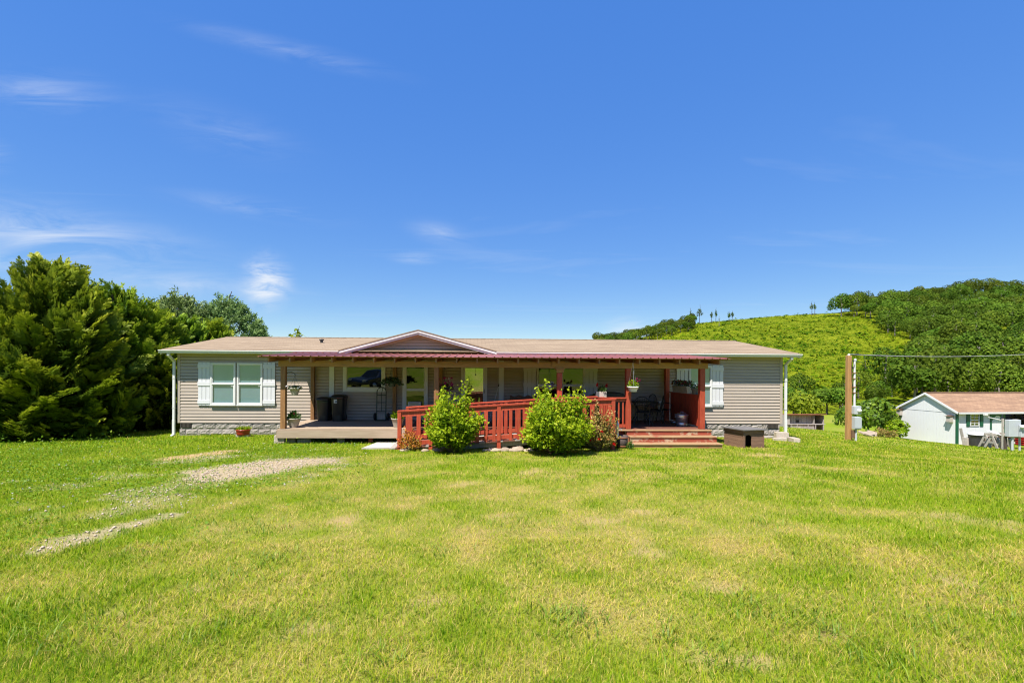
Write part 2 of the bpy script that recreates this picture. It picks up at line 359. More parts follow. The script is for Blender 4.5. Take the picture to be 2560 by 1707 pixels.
def leaves(pts, dirs, nrm, size, width, val):
    """kite-shaped leaves from pts along dirs"""
    n = len(pts); dirs = unit(dirs); sd = unit(np.cross(dirs, nrm)); size = np.broadcast_to(size, n)[:, None]; width = np.broadcast_to(width, n)[:, None]
    up = unit(np.cross(sd, dirs))
    v = np.stack([pts, pts+dirs*size*.45+sd*width/2+up*size*.07, pts+dirs*size, pts+dirs*size*.45-sd*width/2+up*size*.07], 1).reshape(-1, 3)
    f = np.arange(4*n).reshape(n, 4)
    return v, f, np.repeat(val, 4)
def rand_unit(n, rng=RNG): return unit(rng.normal(size=(n, 3)))
def join(parts):
    V, Fc, A, b = [], [], [], 0
    for v, f, a in parts: V.append(v); Fc.append(f+b); A.append(a); b += len(v)
    return np.concatenate(V), np.concatenate(Fc), np.concatenate(A)
def copy_tree(o, parent=None):
    c = o.copy(); COL.objects.link(c); c.parent = parent
    for ch in list(o.children): copy_tree(ch, c)
    return c
def vnoise(x, y, seed=0):
    """smooth value noise"""
    xi, yi = np.floor(x).astype(np.int64), np.floor(y).astype(np.int64); fx, fy = x-xi, y-yi
    def h(a, b):
        k = (a*374761393 + b*668265263 + seed*982451653) & 0xffffffff
        k = ((k ^ (k >> 13))*1274126177) & 0xffffffff
        return ((k ^ (k >> 16)) & 0xffff)/65535.
    fx, fy = fx*fx*(3-2*fx), fy*fy*(3-2*fy)
    return (h(xi, yi)*(1-fx)+h(xi+1, yi)*fx)*(1-fy)+(h(xi, yi+1)*(1-fx)+h(xi+1, yi+1)*fx)*fy
def fbm(x, y, seed=0, o=4):
    s, a, t = 0, 1, 0
    for i in range(o): s = s+a*vnoise(x*2**i, y*2**i, seed+i*17); t += a; a *= .5
    return s/t
def sstep(a, b, x): t = np.clip((x-a)/(b-a), 0, 1); return t*t*(3-2*t)

# ---------------------------------------------------------------- the lie of the land
def gz(x, y):
    x = np.asarray(x, float); y = np.asarray(y, float)
    z = np.where(y < 0, -.04*y, -.012*np.minimum(y, 60))
    sp = np.log1p(np.exp(np.clip((x-10.3)*1.5, -30, 30)))/1.5
    z = z - np.minimum((.080+.0022*np.clip(y, 0, 30)+.03*np.exp(-((x-17)/5)**2))*sp, 3.3)*sstep(-15, 0, y) - .45*sstep(17, 26, y)
    z = z - .02*np.clip(x-3, 0, 6)*sstep(-9, -2, y)*sstep(3, -1, y)*.6
    z = z - 5.6*sstep(24, 125, y)
    z = z + .02*np.clip(-17-y, 0, 500)
    z = z - .06*sstep(-8, -12, x)*sstep(-6, 0, y) + .02*(fbm(x*.35, y*.35, 5)-.5)*4*sstep(-2.2, -5, y)*sstep(-40, -20, y)
    return z
def gzf(x, y): return float(gz(x, y))
def ground_at(px, py):
    """where the ray measured at (px, py) meets the lawn"""
    o = Vector((0, -DIST, ZCAM)); d = at(px, py, -DIST+1)-o
    ts = np.arange(1, 60, .01); k = np.argmax(o.z+d.z*ts < gz(o.x+d.x*ts, o.y+d.y*ts))
    return o+d*float(ts[k])

# features of the lawn: gravel of the old drive, its wheel track, worn patches
def _seg(x, y, a, b):
    ax_, ay_, bx_, by_ = a[0], a[1], b[0], b[1]; dx, dy = bx_-ax_, by_-ay_
    t = np.clip(((x-ax_)*dx+(y-ay_)*dy)/(dx*dx+dy*dy), 0, 1)
    return np.hypot(x-ax_-t*dx, y-ay_-t*dy), t
_ga, _gb, _gc = ground_at(560, 1185), ground_at(725, 1158), ground_at(330, 1262)
_ta, _tb = ground_at(415, 1287), ground_at(110, 1376)
_sa, _sb = ground_at(575, 1128), ground_at(440, 1145)
_s2a, _s2b = ground_at(560, 1140), ground_at(380, 1160)
WORN = [(ground_at(*p), r) for p, r in [((865, 1300), .30), ((1505, 1302), .2), ((1610, 1350), .16), ((1635, 1385), .16), ((1795, 1470), .12), ((1400, 1228), .25),
        ((2370, 1445), .16), ((1250, 1290), .2), ((1330, 1180), .35), ((2420, 1300), .4), ((1920, 1137), .5), ((300, 1530), .12), ((1900, 1660), .12), ((1150, 1210), .3), ((1580, 1280), .2), ((760, 1580), .15),
        ((1750, 1640), .1), ((480, 1470), .14), ((1080, 1500), .14), ((2100, 1590), .14)]]
def gravel_mask(x, y):
    d, t = _seg(x, y, _ga, _gb); m = .9*sstep(1.25, .35, d+(fbm(x*1.5, y*1.5, 3)-.5)*1.7)
    d2, t2 = _seg(x, y, _gc, _ga); m = np.maximum(m, .42*sstep(.8, .1, d2+(fbm(x*2, y*2, 4)-.5)*1.5))
    d3, t3 = _seg(x, y, _ta, _tb); m = np.maximum(m, .7*sstep(.20, .05, d3+(fbm(x*2.2, y*2.2, 6)-.5)*.55))
    d5, _ = _seg(x, y, _gb, (_tb.x-3, _tb.y+2.5)); m = np.maximum(m, .30*sstep(.60, .72, fbm(x*1.7, y*1.7, 14))*sstep(3.2, 1.2, d5))
    d4, _ = _seg(x, y, _s2a, _s2b); m = np.maximum(m, .5*sstep(.4, .1, d4+(fbm(x*2, y*2, 9)-.5)*.8))
    return m
def worn_mask(x, y):
    d, t = _seg(x, y, _sa, _sb); m = sstep(.5, .15, d+(fbm(x*2, y*2, 8)-.5)*.5)
    for p, r in WORN:
        m = np.maximum(m, .62*sstep(r*1.5, r*.2, np.hypot(x-p.x, (y-p.y)*1.3)+(fbm(x*4, y*4, 11)-.5)*r*2.6))
    return m
def dry_mask(x, y):
    n = .34*fbm(x*.45, y*.45, 21)+.66*fbm(x*2.4, y*2.4, 22)
    near = 1.35*sstep(-6, -14, y)*sstep(-26, -18, y)-.5*sstep(-18, -26, y)
    left = sstep(-2, -6, x-.25*(y+5))*sstep(-13, -10, y)
    mow = .035*np.sin(np.hypot(x+3, y+34)*2*np.pi/1.9+1.5*fbm(x*.3, y*.3, 23))*sstep(-6, 2, x)
    return np.clip((n-.42+.12*near-.22*left+mow)*2.4, 0, 1)

# ---------------------------------------------------------------- ground sheet: fine near the house, coarse to the horizon
def axis(fine0, fine1, step, far):
    a = list(np.arange(fine0, fine1+1e-6, step)); s = step; p = a[-1]
    while p < far: s *= 1.18; p += s; a.append(p)
    s = step; p = a[0]
    while p > -far: s *= 1.18; p -= s; a.insert(0, p)
    return np.array(a)
gx, gy = axis(-17, 20, .16, 3500), axis(-15, 3, .14, 3500)
GX, GY = np.meshgrid(gx, gy); GZ = gz(GX, GY)
nx, ny = len(gx), len(gy); idx = np.arange(nx*ny).reshape(ny, nx)
gv = np.stack([GX, GY, GZ], -1).reshape(-1, 3)
gf = np.stack([idx[:-1, :-1], idx[:-1, 1:], idx[1:, 1:], idx[1:, :-1]], -1).reshape(-1, 4)
ground = npmesh('ground', gv, gf, None, smooth=True); tag(ground, kind='structure')
for nm, arr in (('gravel', gravel_mask(GX, GY)), ('worn', worn_mask(GX, GY)), ('dry', dry_mask(GX, GY))):
    a_ = ground.data.attributes.new(nm, 'FLOAT', 'POINT'); a_.data.foreach_set('value', arr.astype(np.float32).ravel())
m, nt, p = _new('lawn')
def attr(nm):
    a = nt.nodes.new('ShaderNodeAttribute'); a.attribute_name = nm; return a.outputs['Fac']
tc = nt.nodes.new('ShaderNodeTexCoord')
n1 = _noise(nt, tc.outputs['Object'], 9, 6, .7); n2 = _noise(nt, tc.outputs['Object'], 70, 3, .7); n3 = _noise(nt, tc.outputs['Object'], .25, 5, .6)
green = _ramp(nt, n2.outputs[0], [(.32, (.035, .075, .002)), (.52, (.16, .255, .006)), (.72, (.38, .44, .014))])  # wide contrast paints the shadow gaps between blades into the ground colour
far = _ramp(nt, n3.outputs[0], [(.35, (.17, .28, .006)), (.65, (.26, .36, .012))])
green = _mix(nt, .45, green, far)
straw = _ramp(nt, n2.outputs[0], [(.3, (.27, .20, .055)), (.7, (.54, .41, .17))])
f1 = nt.nodes.new('ShaderNodeMath'); f1.operation = 'MULTIPLY_ADD'; nt.links.new(attr('dry'), f1.inputs[0]); f1.inputs[1].default_value = .75; nt.links.new(_ramp(nt, n1.outputs[0], [(.4, (0, 0, 0)), (.8, (.35, .35, .35))]), f1.inputs[2])
c = _mix(nt, f1.outputs[0], green, straw)
worn = _ramp(nt, n2.outputs[0], [(.3, (.44, .29, .13)), (.7, (.60, .43, .24))])
c = _mix(nt, attr('worn'), c, worn)
grav = _ramp(nt, n2.outputs[0], [(.3, (.36, .25, .14)), (.7, (.62, .50, .36))])
c = _mix(nt, attr('gravel'), c, grav)
c = _mix(nt, 1.0, c, (KA, KA, KA), 'MULTIPLY'); nt.links.new(c, p.inputs['Base Color']); p.inputs['Roughness'].default_value = .95; p.inputs['Specular IOR Level'].default_value = .02
_bump(nt, p, n2.outputs[0], .7, .03)
ground.data.materials.append(MATS['lawn'])

# ---------------------------------------------------------------- the hill across the valley
PX = np.array([600, 1100, 1300, 1345, 1400, 1450, 1520, 1600, 1700, 1735, 1800, 1900, 2000, 2090, 2150, 2300, 2400, 2560, 3000, 3600, 4600])
PY = np.array([890, 872, 860, 851, 851, 862, 858, 843, 816, 807, 800, 790, 783, 777, 768, 750, 741, 730, 705, 715, 800])
def hill_pt(px, d):
    """px: bearing (as measured), d: distance down the valley in metres"""
    px = np.asarray(px, float); d = np.asarray(d, float)
    u = (px-XP)/F_PX; s = 1/(math.cos(YAW)-u*math.sin(YAW))
    dirx = (u*math.cos(YAW)+math.sin(YAW))*s
    x = d*dirx; y = d-DIST
    zr = ZCAM + 340*(HZ-np.interp(px, PX, PY)+(px-XP)*ROLL)/F_PX
    zb = gz(x*130/np.maximum(d, 1), np.full_like(d, 113.)) - .6
    t = (d-125)/215
    z = zb + (zr-zb)*np.where(t < 1, np.clip(t, 0, 1)**1.12, 1-.35*np.clip(t-1, 0, 3)**1.5)
    z = z + (fbm(x*.03, y*.03, 31)-.5)*5*sstep(.05, .3, t)*sstep(1.05, .9, t)
    return np.stack([x, y, z], -1)
hp, hd = np.meshgrid(np.linspace(600, 4600, 260), np.concatenate([np.linspace(120, 350, 80), np.linspace(358, 900, 30)]))
hv = hill_pt(hp, hd); hn = hv.shape
hi = np.arange(hn[0]*hn[1]).reshape(hn[:2])
hill = npmesh('hill', hv.reshape(-1, 3), np.stack([hi[:-1, :-1], hi[:-1, 1:], hi[1:, 1:], hi[1:, :-1]], -1).reshape(-1, 4), 'scrub_ground', smooth=True)
tag(hill, kind='structure')

# ================================================================ the house
HX0, HX1, HZ0, HZ1, HB = -10.03, 10.93, .41, 2.76, 7.6
home = thing('manufactured_home', 'long single storey tan sided home with brown shingle roof and low front gable', 'house', (.45, 0, -.05))
core = MB().box(HX0+.02, HX1-.02, .035, HB, HZ0, HZ1+.08)
core.prism([(0.035, HZ1+.08), (HB, HZ1+.08), (HB/2, 3.49)], 'x', HX0+.02, HX1-.02)
wall = core.build('wall', 'sheathing', home, True)
def board_mesh(x0, x1, z0, h, y=0.0):
    b = MB(); b.add([(x, y+yy, z0+zz) for yy, zz in ((.022, h+.012), (.016, h-.010), (-.004, h-.026), (-.010, h*.5), (-.017, .006), (-.017, 0), (.012, 0)) for x in (x0, x1)],
          [(2*i+2, 2*i+3, 2*i+1, 2*i) for i in range(6)]); return b
NB = 22; BH = (HZ1-HZ0)/NB
for i in range(NB):
    z = HZ0+i*BH
    cuts = [HX0+.09] + sorted(random.uniform(HX0+1, HX1-1) for _ in range(0)) + [HX1-.09]
    board_mesh(cuts[0], cuts[-1], z, BH).build('siding_board', 'siding', wall, True)
# end walls and corner posts
for x0, x1 in ((HX0, HX0+.09), (HX1-.09, HX1)): bx('corner_post', 'siding', wall, x0, x1, -.024, .08, HZ0, HZ1)
for s, x in ((-1, HX0), (1, HX1)):
    for i in range(NB):
        z = HZ0+i*BH; b = MB()
        b.add([(x-s*.012+s*.01, .08, z+BH), (x-s*.012+s*.01, HB, z+BH), (x+s*.016, HB, z), (x+s*.016, .08, z)], [(0, 1, 2, 3)]); b.build('end_board', 'siding', wall, True)
for px0, px1 in ((823.7, 835.7), (1247, 1259.6)):
    bx('trim_board', 'white', wall, ax(px0, -.03), ax(px1, -.03), -.045, -.017, HZ0, HZ1-.02)
bx('frieze_board', 'siding', wall, HX0+.09, HX1-.09, -.03, -.018, HZ1-.03, HZ1+.06)
# foundation of split-face block
fnd = MB().box(HX0+.05, HX1-.05, .06, HB-.05, -.5, HZ0+.004).build('foundation', 'mortar', home, True)
def split_block(seed, w, h):
    r = random.Random(seed); n, k = 7, 4; v, f = [], []
    for j in range(k+1):
        for i in range(n+1):
            e = (i in (0, n)) or (j in (0, k))
            v.append((w*i/n, (0 if e else -.008-r.random()*.022), h*j/k))
    for j in range(k):
        for i in range(n): a = j*(n+1)+i; f.append((a, a+1, a+n+2, a+n+1))
    b = MB(); b.add(v, f); b.box(0, w, .002, .05, 0, h); return b
BW, BHH = .395, .195
bm_full = [split_block(s, BW, BHH) for s in range(6)]
bm_mesh = []
for b in bm_full:
    me = bpy.data.meshes.new('block'); me.from_pydata(b.v, [], b.f); me.materials.append(MATS['block']); me.update(); bm_mesh.append(me)
iv = Vector(home.location)
vents = [(ax(451.6, 0), ax(478, 0)), (ax(1920.7, 0), ax(1946, 0))]
for row in range(3):
    z = HZ0-.008-(row+1)*.203
    for lo, hi in ((HX0+.06, -5.2), (6.2, HX1-.08)):
        x = lo - (.2 if row % 2 else 0)
        while x < hi:
            x0, x1 = max(x, lo), min(x+BW, hi)
            if row == 0 and any(x0 < v1-.02 and x1 > v0+.02 for v0, v1 in vents):
                v0, v1 = next(v for v in vents if x0 < v[1]-.02 and x1 > v[0]+.02)
                for a, b in ((x0, v0), (v1, x1)):
                    if b-a > .05:
                        o = bpy.data.objects.new('block', random.choice(bm_mesh)); COL.objects.link(o); o.parent = fnd; o.location = Vector((a, .02, z))-iv; o.scale = ((b-a)/BW, 1, 1)
            elif x1-x0 > .06:
                o = bpy.data.objects.new('block', random.choice(bm_mesh)); COL.objects.link(o); o.parent = fnd; o.location = Vector((x0, .02, z))-iv; o.scale = ((x1-x0)/BW, 1, 1)
            x += BW+.010
for v0, v1 in vents:
    vt = bx('vent', 'dark', fnd, v0, v1, .0, .03, HZ0-.165, HZ0-.01)
    b = MB()
    for k in range(8): xx = v0+(v1-v0)*(k+.5)/8; b.box(xx-.012, xx+.012, -.012, .0, HZ0-.16, HZ0-.015)
    b.build('louvre', 'vent', vt, True)
# roof: front and back slopes, cross gable
EY, EZ, RY, RZ = -.36, 2.885, HB/2, 3.575
rx0, rx1 = -10.36, 11.31
def slab(pts, t):
    """thin slab under a polygon given as top points"""
    n = len(pts); b = MB(); lo = [(x, y, z-t) for x, y, z in pts]
    b.add(list(pts)+lo, [tuple(range(n)), tuple(range(2*n-1, n-1, -1))]+[(i, i+n, (i+1) % n+n, (i+1) % n) for i in range(n)]); return b
roof = slab([(rx0, EY, EZ), (rx1, EY, EZ), (rx1, RY, RZ), (rx0, RY, RZ)], .03)
roof.v += []; rb = slab([(rx1, HB-EY, EZ), (rx0, HB-EY, EZ), (rx0, RY, RZ), (rx1, RY, RZ)], .03); roof.add(rb.v, rb.f)
roof = roof.build('roof', 'shingle', home, True)
cap = MB()
for k in range(70):
    x = rx0+(rx1-rx0)*k/70; cap.add([(x, RY-.13, RZ-.012), (x+.33, RY-.13, RZ-.006), (x+.33, RY, RZ+.022), (x, RY, RZ+.016), (x, RY+.13, RZ-.012), (x+.33, RY+.13, RZ-.006)], [(0, 1, 2, 3), (3, 2, 5, 4)])
cap.build('ridge_cap', 'shingle', roof, True)
GPX, GHW, GZT = -1.88, 2.66, 3.60
gb = MB()
for s in (-1, 1):
    p = [(GPX+s*GHW, EY-.05, EZ+.012), (GPX, EY-.05, GZT), (GPX, RY, GZT), (GPX+s*GHW*.98, EY+.02, EZ+.006)]
    gb.add(p + [(x, y, z-.035) for x, y, z in p], [(0, 1, 2, 3), (7, 6, 5, 4), (0, 4, 5, 1)])
gb.build('gable_roof', 'shingle', roof, True)
vp = MB().lathe([(.055, 0), (.055, .17)], at(804, 861, 1.9), 12).lathe([(.075, .15), (.09, .17), (.09, .20), (0, .215)], at(804, 861, 1.9), 12).build('vent_pipe', 'plastic_dark', roof, True)
MB().lathe([(.14, -.03), (.06, .04)], at(804, 861, 1.9), 12).build('flashing', 'plastic_dark', vp, True)
# soffit, fascia, gutters, downspouts
bx('soffit', 'white', home, rx0+.05, rx1-.05, EY+.03, -.02, 2.752, 2.768)
gl = [(rx0, GPX-GHW+.02), (GPX+GHW-.02, rx1)]
for a, b in gl:
    bx('fascia', 'white', home, a, b, EY+.004, EY+.03, 2.755, EZ-.034)
    MB().prism([(EY-.002, EZ-.03), (EY-.11, EZ-.03), (EY-.115, EZ-.05), (EY-.085, EZ-.075), (EY-.075, EZ-.125), (EY-.002, EZ-.125)], 'x', a-(.03 if a < -5 else 0), b+(.03 if b > 5 else 0)).build('gutter', 'white', home, True)
for s, xr in ((-1, rx0), (1, rx1)):   # rake boards at the gable ends
    for y0, y1 in ((EY, RY), (HB-EY, RY)):
        MB().bar((xr+s*.012, y0, EZ-.10), (xr+s*.012, y1, RZ-.10), .024, .14).build('rake_board', 'white', home, True)
def downspout(px_x, s):
    d = MB(); x = px_x; y = -.075
    d.bar((x, EY-.02, EZ-.13), (x, EY-.02, EZ-.21), .075, .06, (0, 1, 0)); d.bar((x, EY-.03, EZ-.19), (x, y, EZ-.40), .073, .06); d.bar((x, y, EZ-.37), (x, y, .36), .07, .06, (0, 1, 0)); d.bar((x+s*-.0, y-.002, .52), (x, y-.002, -.02), .078, .066, (0, 1, 0)); d.bar((x, y, .02), (x, y-.14, -.03), .076, .06)
    o = d.build('downspout', 'white', home, True)
    for z in (1.9, .9): bx('strap', 'aluminium', o, x-.045, x+.045, y-.034, -.018, z, z+.025)
downspout(HX0-.075, 1); downspout(HX1+.075, -1)
# cross gable front
gs = MB(); gs.prism([(GPX-GHW+.25, HZ1-.02), (GPX+GHW-.25, HZ1-.02), (GPX, GZT-.12)], 'y', -.02, .03); gw = gs.build('gable_wall', 'sheathing', home, True)
zz = HZ1+.0
while zz < GZT-.16:
    h = min(BH, GZT-.13-zz); w0 = (GZT-.10-zz)/(GZT-EZ)*GHW; w1 = max(.02, (GZT-.10-zz-h)/(GZT-EZ)*GHW); w0 = min(w0, GHW-.12)
    wm = w0+(w1-w0)*.75; b = MB(); b.add([(GPX-w1, -.022, zz+h+.004), (GPX+w1, -.022, zz+h+.004), (GPX+wm, -.042, zz+h*.75), (GPX-wm, -.042, zz+h*.75), (GPX+w0, -.058, zz), (GPX-w0, -.058, zz), (GPX+w0, -.022, zz), (GPX-w0, -.022, zz)], [(3, 2, 1, 0), (5, 4, 2, 3), (7, 6, 4, 5)]); b.build('siding_board', 'siding', gw, True); zz += BH
for s in (-1, 1):
    a, b = Vector((GPX+s*(GHW+.02), 0, EZ-.045)), Vector((GPX, 0, GZT-.035))
    d = (b-a).normalized(); nn = Vector((-d.z, 0, d.x)) if s < 0 else Vector((d.z, 0, -d.x))
    if nn.z > 0: nn = -nn
    def strip(name, m, y0, y1, t0, t1):
        pts = [a+nn*t0, b+Vector((0, 0, t0/nn.z*(1) if 0 else -t0/abs(nn.z))), b+Vector((0, 0, -t1/abs(nn.z))), a+nn*t1]
        MB().prism([(q.x, q.z) for q in pts], 'y', y0, y1).build(name, m, home, True)
    strip('rake_board', 'white', EY-.04, EY-.015, 0, .062)
    strip('rake_board', 'white', EY-.012, EY+.012, .064, .125)
    strip('rake_trim', 'pink_trim', -.09, -.055, .10, .19)
    strip('rake_soffit', 'white', EY+.014, -.05, .085, .10)

# ---------------------------------------------------------------- windows, shutters, doors (parts of the home)
def window(x0, x1, z0, z1, y=-.02, split=True, glass='glass_blind', blind='blind', fr=.055, mid=None, lab=None):
    f = MB(); yo = y-.06
    f.box(x0, x0+fr, yo, y, z0, z1); f.box(x1-fr, x1, yo, y, z0, z1); f.box(x0+fr, x1-fr, yo, y, z1-fr, z1); f.box(x0+fr, x1-fr, yo, y, z0, z0+fr)
    w = f.build('window', 'white', home, True, .004)
    bx('sill', 'white', w, x0-.01, x1+.01, yo-.012, y, z0-.025, z0-.002)
    zm = mid if mid is not None else (z0+z1)/2
    panes = [(z0+fr, zm-.02, yo+.02), (zm+.02, z1-fr, yo+.03)] if split else [(z0+fr, z1-fr, yo+.03)]
    for a, b, yy in panes:
        s = MB(); e = .022
        s.box(x0+fr, x0+fr+e, yy-.012, yy+.012, a, b); s.box(x1-fr-e, x1-fr, yy-.012, yy+.012, a, b); s.box(x0+fr+e, x1-fr-e, yy-.012, yy+.012, a, a+e); s.box(x0+fr+e, x1-fr-e, yy-.012, yy+.012, b-e, b)
        s.build('sash', 'white', w, True)
        MB().add([(x0+fr+e, yy, a+e), (x1-fr-e, yy, a+e), (x1-fr-e, yy, b-e), (x0+fr+e, yy, b-e)], [(0, 1, 2, 3)]).build('pane', glass, w, True)
    if split: bx('meeting_rail', 'white', w, x0+fr, x1-fr, yo-.006, yo+.03, zm-.021, zm+.021)
    if blind == 'blind':
        b = MB(); k = int((z1-z0-2*fr)/.032)
        for i in range(k):
            z = z0+fr+i*.032; b.add([(x0+fr+.01, y-.004, z), (x1-fr-.01, y-.004, z), (x1-fr-.01, y-.011, z+.032), (x0+fr+.01, y-.011, z+.032)], [(0, 1, 2, 3)])
        b.build('blind', 'blind', w, True)
    bx('backing', 'dark' if blind != 'curtain_reflection' else 'curtain_reflection', w, x0+fr, x1-fr, y-.003, y, z0+fr, z1-fr)
    return w
def shutter(x0, x1, z0, z1, m='white_wood'):
    s = MB().box(x0, x1, -.028, -.017, z0+.02, z1-.02).build('shutter', 'mortar', home, True); n = 3; w = (x1-x0)/n  # darker backing puts the shade of the plank grooves into the colour
    for i in range(n): bx('plank', m, s, x0+i*w+.007, x0+(i+1)*w-.007, -.050, -.030, z0, z1)
    for zc, h in ((z0+.12, .12), ((z0+z1)/2, .13), (z1-.13, .13)): bx('batten', m, s, x0-.006, x1+.006, -.068, -.0505, zc-h/2, zc+h/2)
def zz_(px, py): return at(px, py, -.05).z
wz0, wz1 = zz_(590, 1012), zz_(590, 907)
w1 = window(ax(526.5, -.05), ax(589.5, -.05), wz0, wz1); w2 = window(ax(593, -.05), ax(657, -.05), wz0, wz1)
for w, px in ((w1, 577), (w2, 645)): bx('sticker', 'white', w, ax(px, -.07), ax(px+5, -.07), -.062, -.058, zz_(px, 966), zz_(px, 962))
shutter(ax(495, -.05), ax(525, -.05), wz0-.02, wz1+.02); shutter(ax(658, -.05), ax(687.8, -.05), wz0-.02, wz1+.02)
# window on the right of the front
z0r, z1r = zz_(1750, 1015), zz_(1750, 914)
window(ax(1722, -.05), ax(1780, -.05), z0r, z1r, mid=zz_(1780, 965)); shutter(ax(1691.5, -.05), ax(1721.5, -.05), z0r-.02, z1r+.02); shutter(ax(1781, -.05), ax(1808.7, -.05), z0r-.02, z1r+.02)
# picture window, narrow window, kitchen window under the porch roof
window(ax(857.8, -.05), ax(963.6, -.05), zz_(910, 978), 2.47, split=False, glass='glass_dark', blind=None, fr=.12)
window(ax(1006.5, -.05), ax(1070, -.05), zz_(1035, 1024), 2.47, glass='glass_dark', blind=None, fr=.115, mid=zz_(1035, 974))
kz0 = zz_(1400, 1010)
window(ax(1341.6, -.05), ax(1401.5, -.05), kz0, 2.40, glass='glass_dark', blind=None, mid=zz_(1400, 963), fr=.05)
window(ax(1402, -.05), ax(1462, -.05), kz0, 2.40, glass='glass_dark', blind=None, mid=zz_(1400, 963), fr=.05)
shutter(ax(1309, -.05), ax(1340.5, -.05), kz0-.02, 2.42); shutter(ax(1462.5, -.05), ax(1494, -.05), kz0-.02, 2.42)
# storm door
dx0, dx1 = ax(1153, -.05), ax(1218, -.05)
d = MB(); d.box(dx0, dx0+.07, -.07, -.02, .55, 2.50); d.box(dx1-.07, dx1, -.07, -.02, .55, 2.50); d.box(dx0+.07, dx1-.07, -.07, -.02, 2.43, 2.50)
door = d.build('door', 'white', home, True, .004)
d = MB(); d.box(dx0+.075, dx0+.14, -.06, -.03, .56, 2.425); d.box(dx1-.14, dx1-.075, -.06, -.03, .56, 2.425); d.box(dx0+.14, dx1-.14, -.06, -.03, .56, .78); d.box(dx0+.14, dx1-.14, -.06, -.03, 2.36, 2.425); d.build('storm_frame', 'white', door, True)
bx('pane', 'glass_door', door, dx0+.14, dx1-.14, -.048, -.042, .78, 2.36); bx('reflection_panel', 'curtain_reflection', door, dx0+.075, dx1-.075, -.028, -.022, .56, 2.425)  # pale tan curtain panel, with the reflected sunlit drive put into its colour
MB().tube([(dx1-.10, -.065, 1.46), (dx1-.10, -.10, 1.47), (dx1-.10, -.10, 1.58), (dx1-.10, -.065, 1.59)], .009).build('handle', 'iron', door, True)
# wind chime hook
MB().tube([(dx0+.5, -.3, 2.5), (dx0+.5, -.3, 2.12)], .004, 5).lathe([(.0, 0), (.03, .04), (0, .08)], (dx0+.5, -.3, 2.05), 8).build('porch_chime', 'iron', door, True)

# ================================================================ the covered porch
PX0, PX1, PYF, DZ = -5.62, 6.93, -2.6, .53
porch = thing('covered_porch', 'long covered front porch with red metal roof on timber and red posts', 'porch', (.65, -1.3, .1))
deck = MB().box(PX0+.04, -1.95, PYF+.06, -.06, DZ-.19, DZ-.045).box(-1.9, PX1-.04, PYF+.06, -.06, DZ-.19, DZ-.045).build('deck_frame', 'brown_wood', porch, True)
nb = 18; bw = (-PYF-.03)/nb
for i in range(nb):
    y = PYF-.02+i*bw
    bx('deck_board', 'deck', deck, PX0-.02, -1.93, y+.003, y+bw-.003, DZ-.04+random.uniform(-.0015, .0015), DZ+random.uniform(-.0015, .0015))
    bx('deck_board', 'red_deck', deck, -1.92, PX1+.02, y+.003, y+bw-.003, DZ-.04+random.uniform(-.0015, .0015), DZ+random.uniform(-.0015, .0015))
bx('rim_board', 'deck', porch, PX0-.01, -1.94, PYF-.04, PYF+.0, DZ-.26, DZ-.042)
bx('rim_board', 'deck', porch, PX0-.05, PX0-.012, PYF, -.05, DZ-.26, DZ-.042)
bx('rim_board', 'red_dark', porch, -1.93, PX1, PYF-.038, PYF, DZ-.24, DZ-.042)
bx('rim_board', 'red_dark', porch, PX1+.0, PX1+.038, PYF, -.05, DZ-.24, DZ-.042)
for x in (-3.0, -.8, 1.2, 3.2): bx('deck_pier', 'red_dark', porch, x-.06, x+.06, PYF+.1, PYF+.22, gzf(x, -2.4)-.05, DZ-.2)
bt, bb = at(1100, 904, PYF).z+.005, at(1100, 918.3, PYF).z
beam = bx('beam', 'beam', porch, PX0, PX1+.02, PYF, PYF+.14, bb, bt)
def post(px, Y, m, w=.14, base=None, top=None, z0=None):
    x = ax(px, Y); return bx('post', m, porch, x, x+w, Y-.0, Y+w, gzf(x, Y)-.05 if z0 is None else z0, bb if top is None else top, True, .006)
post(701, PYF-.0, 'wood_v', .14, z0=DZ+.001); bx('post_foot', 'deck', porch, PX0+.03, PX0+.17, PYF+.01, PYF+.15, gzf(-5.5, -2.5)-.1, DZ-.262)
post(1085, PYF, 'wood_v', .135, z0=DZ+.001); post(1393.5, PYF, 'red', .145, z0=DZ+.001, top=bb-.14); post(1566, PYF, 'red', .15, z0=DZ+.001); post(1751, PYF, 'red', .15, z0=DZ+.001)
for px in (776.5, 981.5, 1097): post(px, -.19, 'wood_v', .12, z0=DZ+.001, top=2.62)
post(1664.5, -.19, 'red', .14, z0=DZ+.001, top=2.62)
x4 = ax(1393.5, PYF)
bx('post_bracket', 'beam', porch, x4-.03, x4+.18, PYF-.03, PYF-.002, bb-.13, bb+.04); bx('post_cap', 'beam', porch, x4-.05, x4+.2, PYF-.05, PYF+.18, bb-.05, bb-.001)
bx('beam_splice', 'beam', porch, x4-.17, x4+.22, PYF-.034, PYF-.003, bb+.045, bt+.03)
bx('ledger', 'wood', porch, PX0-.1, PX1+.1, -.075, -.035, 2.58, 2.72)
xs0 = ax(725.5, -2.9); k = 0
RYF, RZF, RZB = -2.95, 2.555, 2.735
for k in range(-2, 23):
    x = xs0+k*.585
    if x < PX0-.35 or x > PX1+.40: continue
    MB().bar((x, RYF, RZF-.045), (x, -.08, RZB-.05), .04, .13).build('rafter', 'wood', porch, True)
MX0, MX1, MYF = -6.02, 7.42, -3.03
for y in (-2.93, -2.2, -1.4, -.6):
    z = RZF+.028+(y-RYF)/(2.9)*.18
    bx('purlin', 'beam', porch, PX0-.42, PX1+.42, y-.045, y+.045, z, z+.03)
mroof = bx('metal_roof', 'wood', porch, PX0-.3, PX1+.3, -.12, -.078, RZB+.03, RZB+.06)
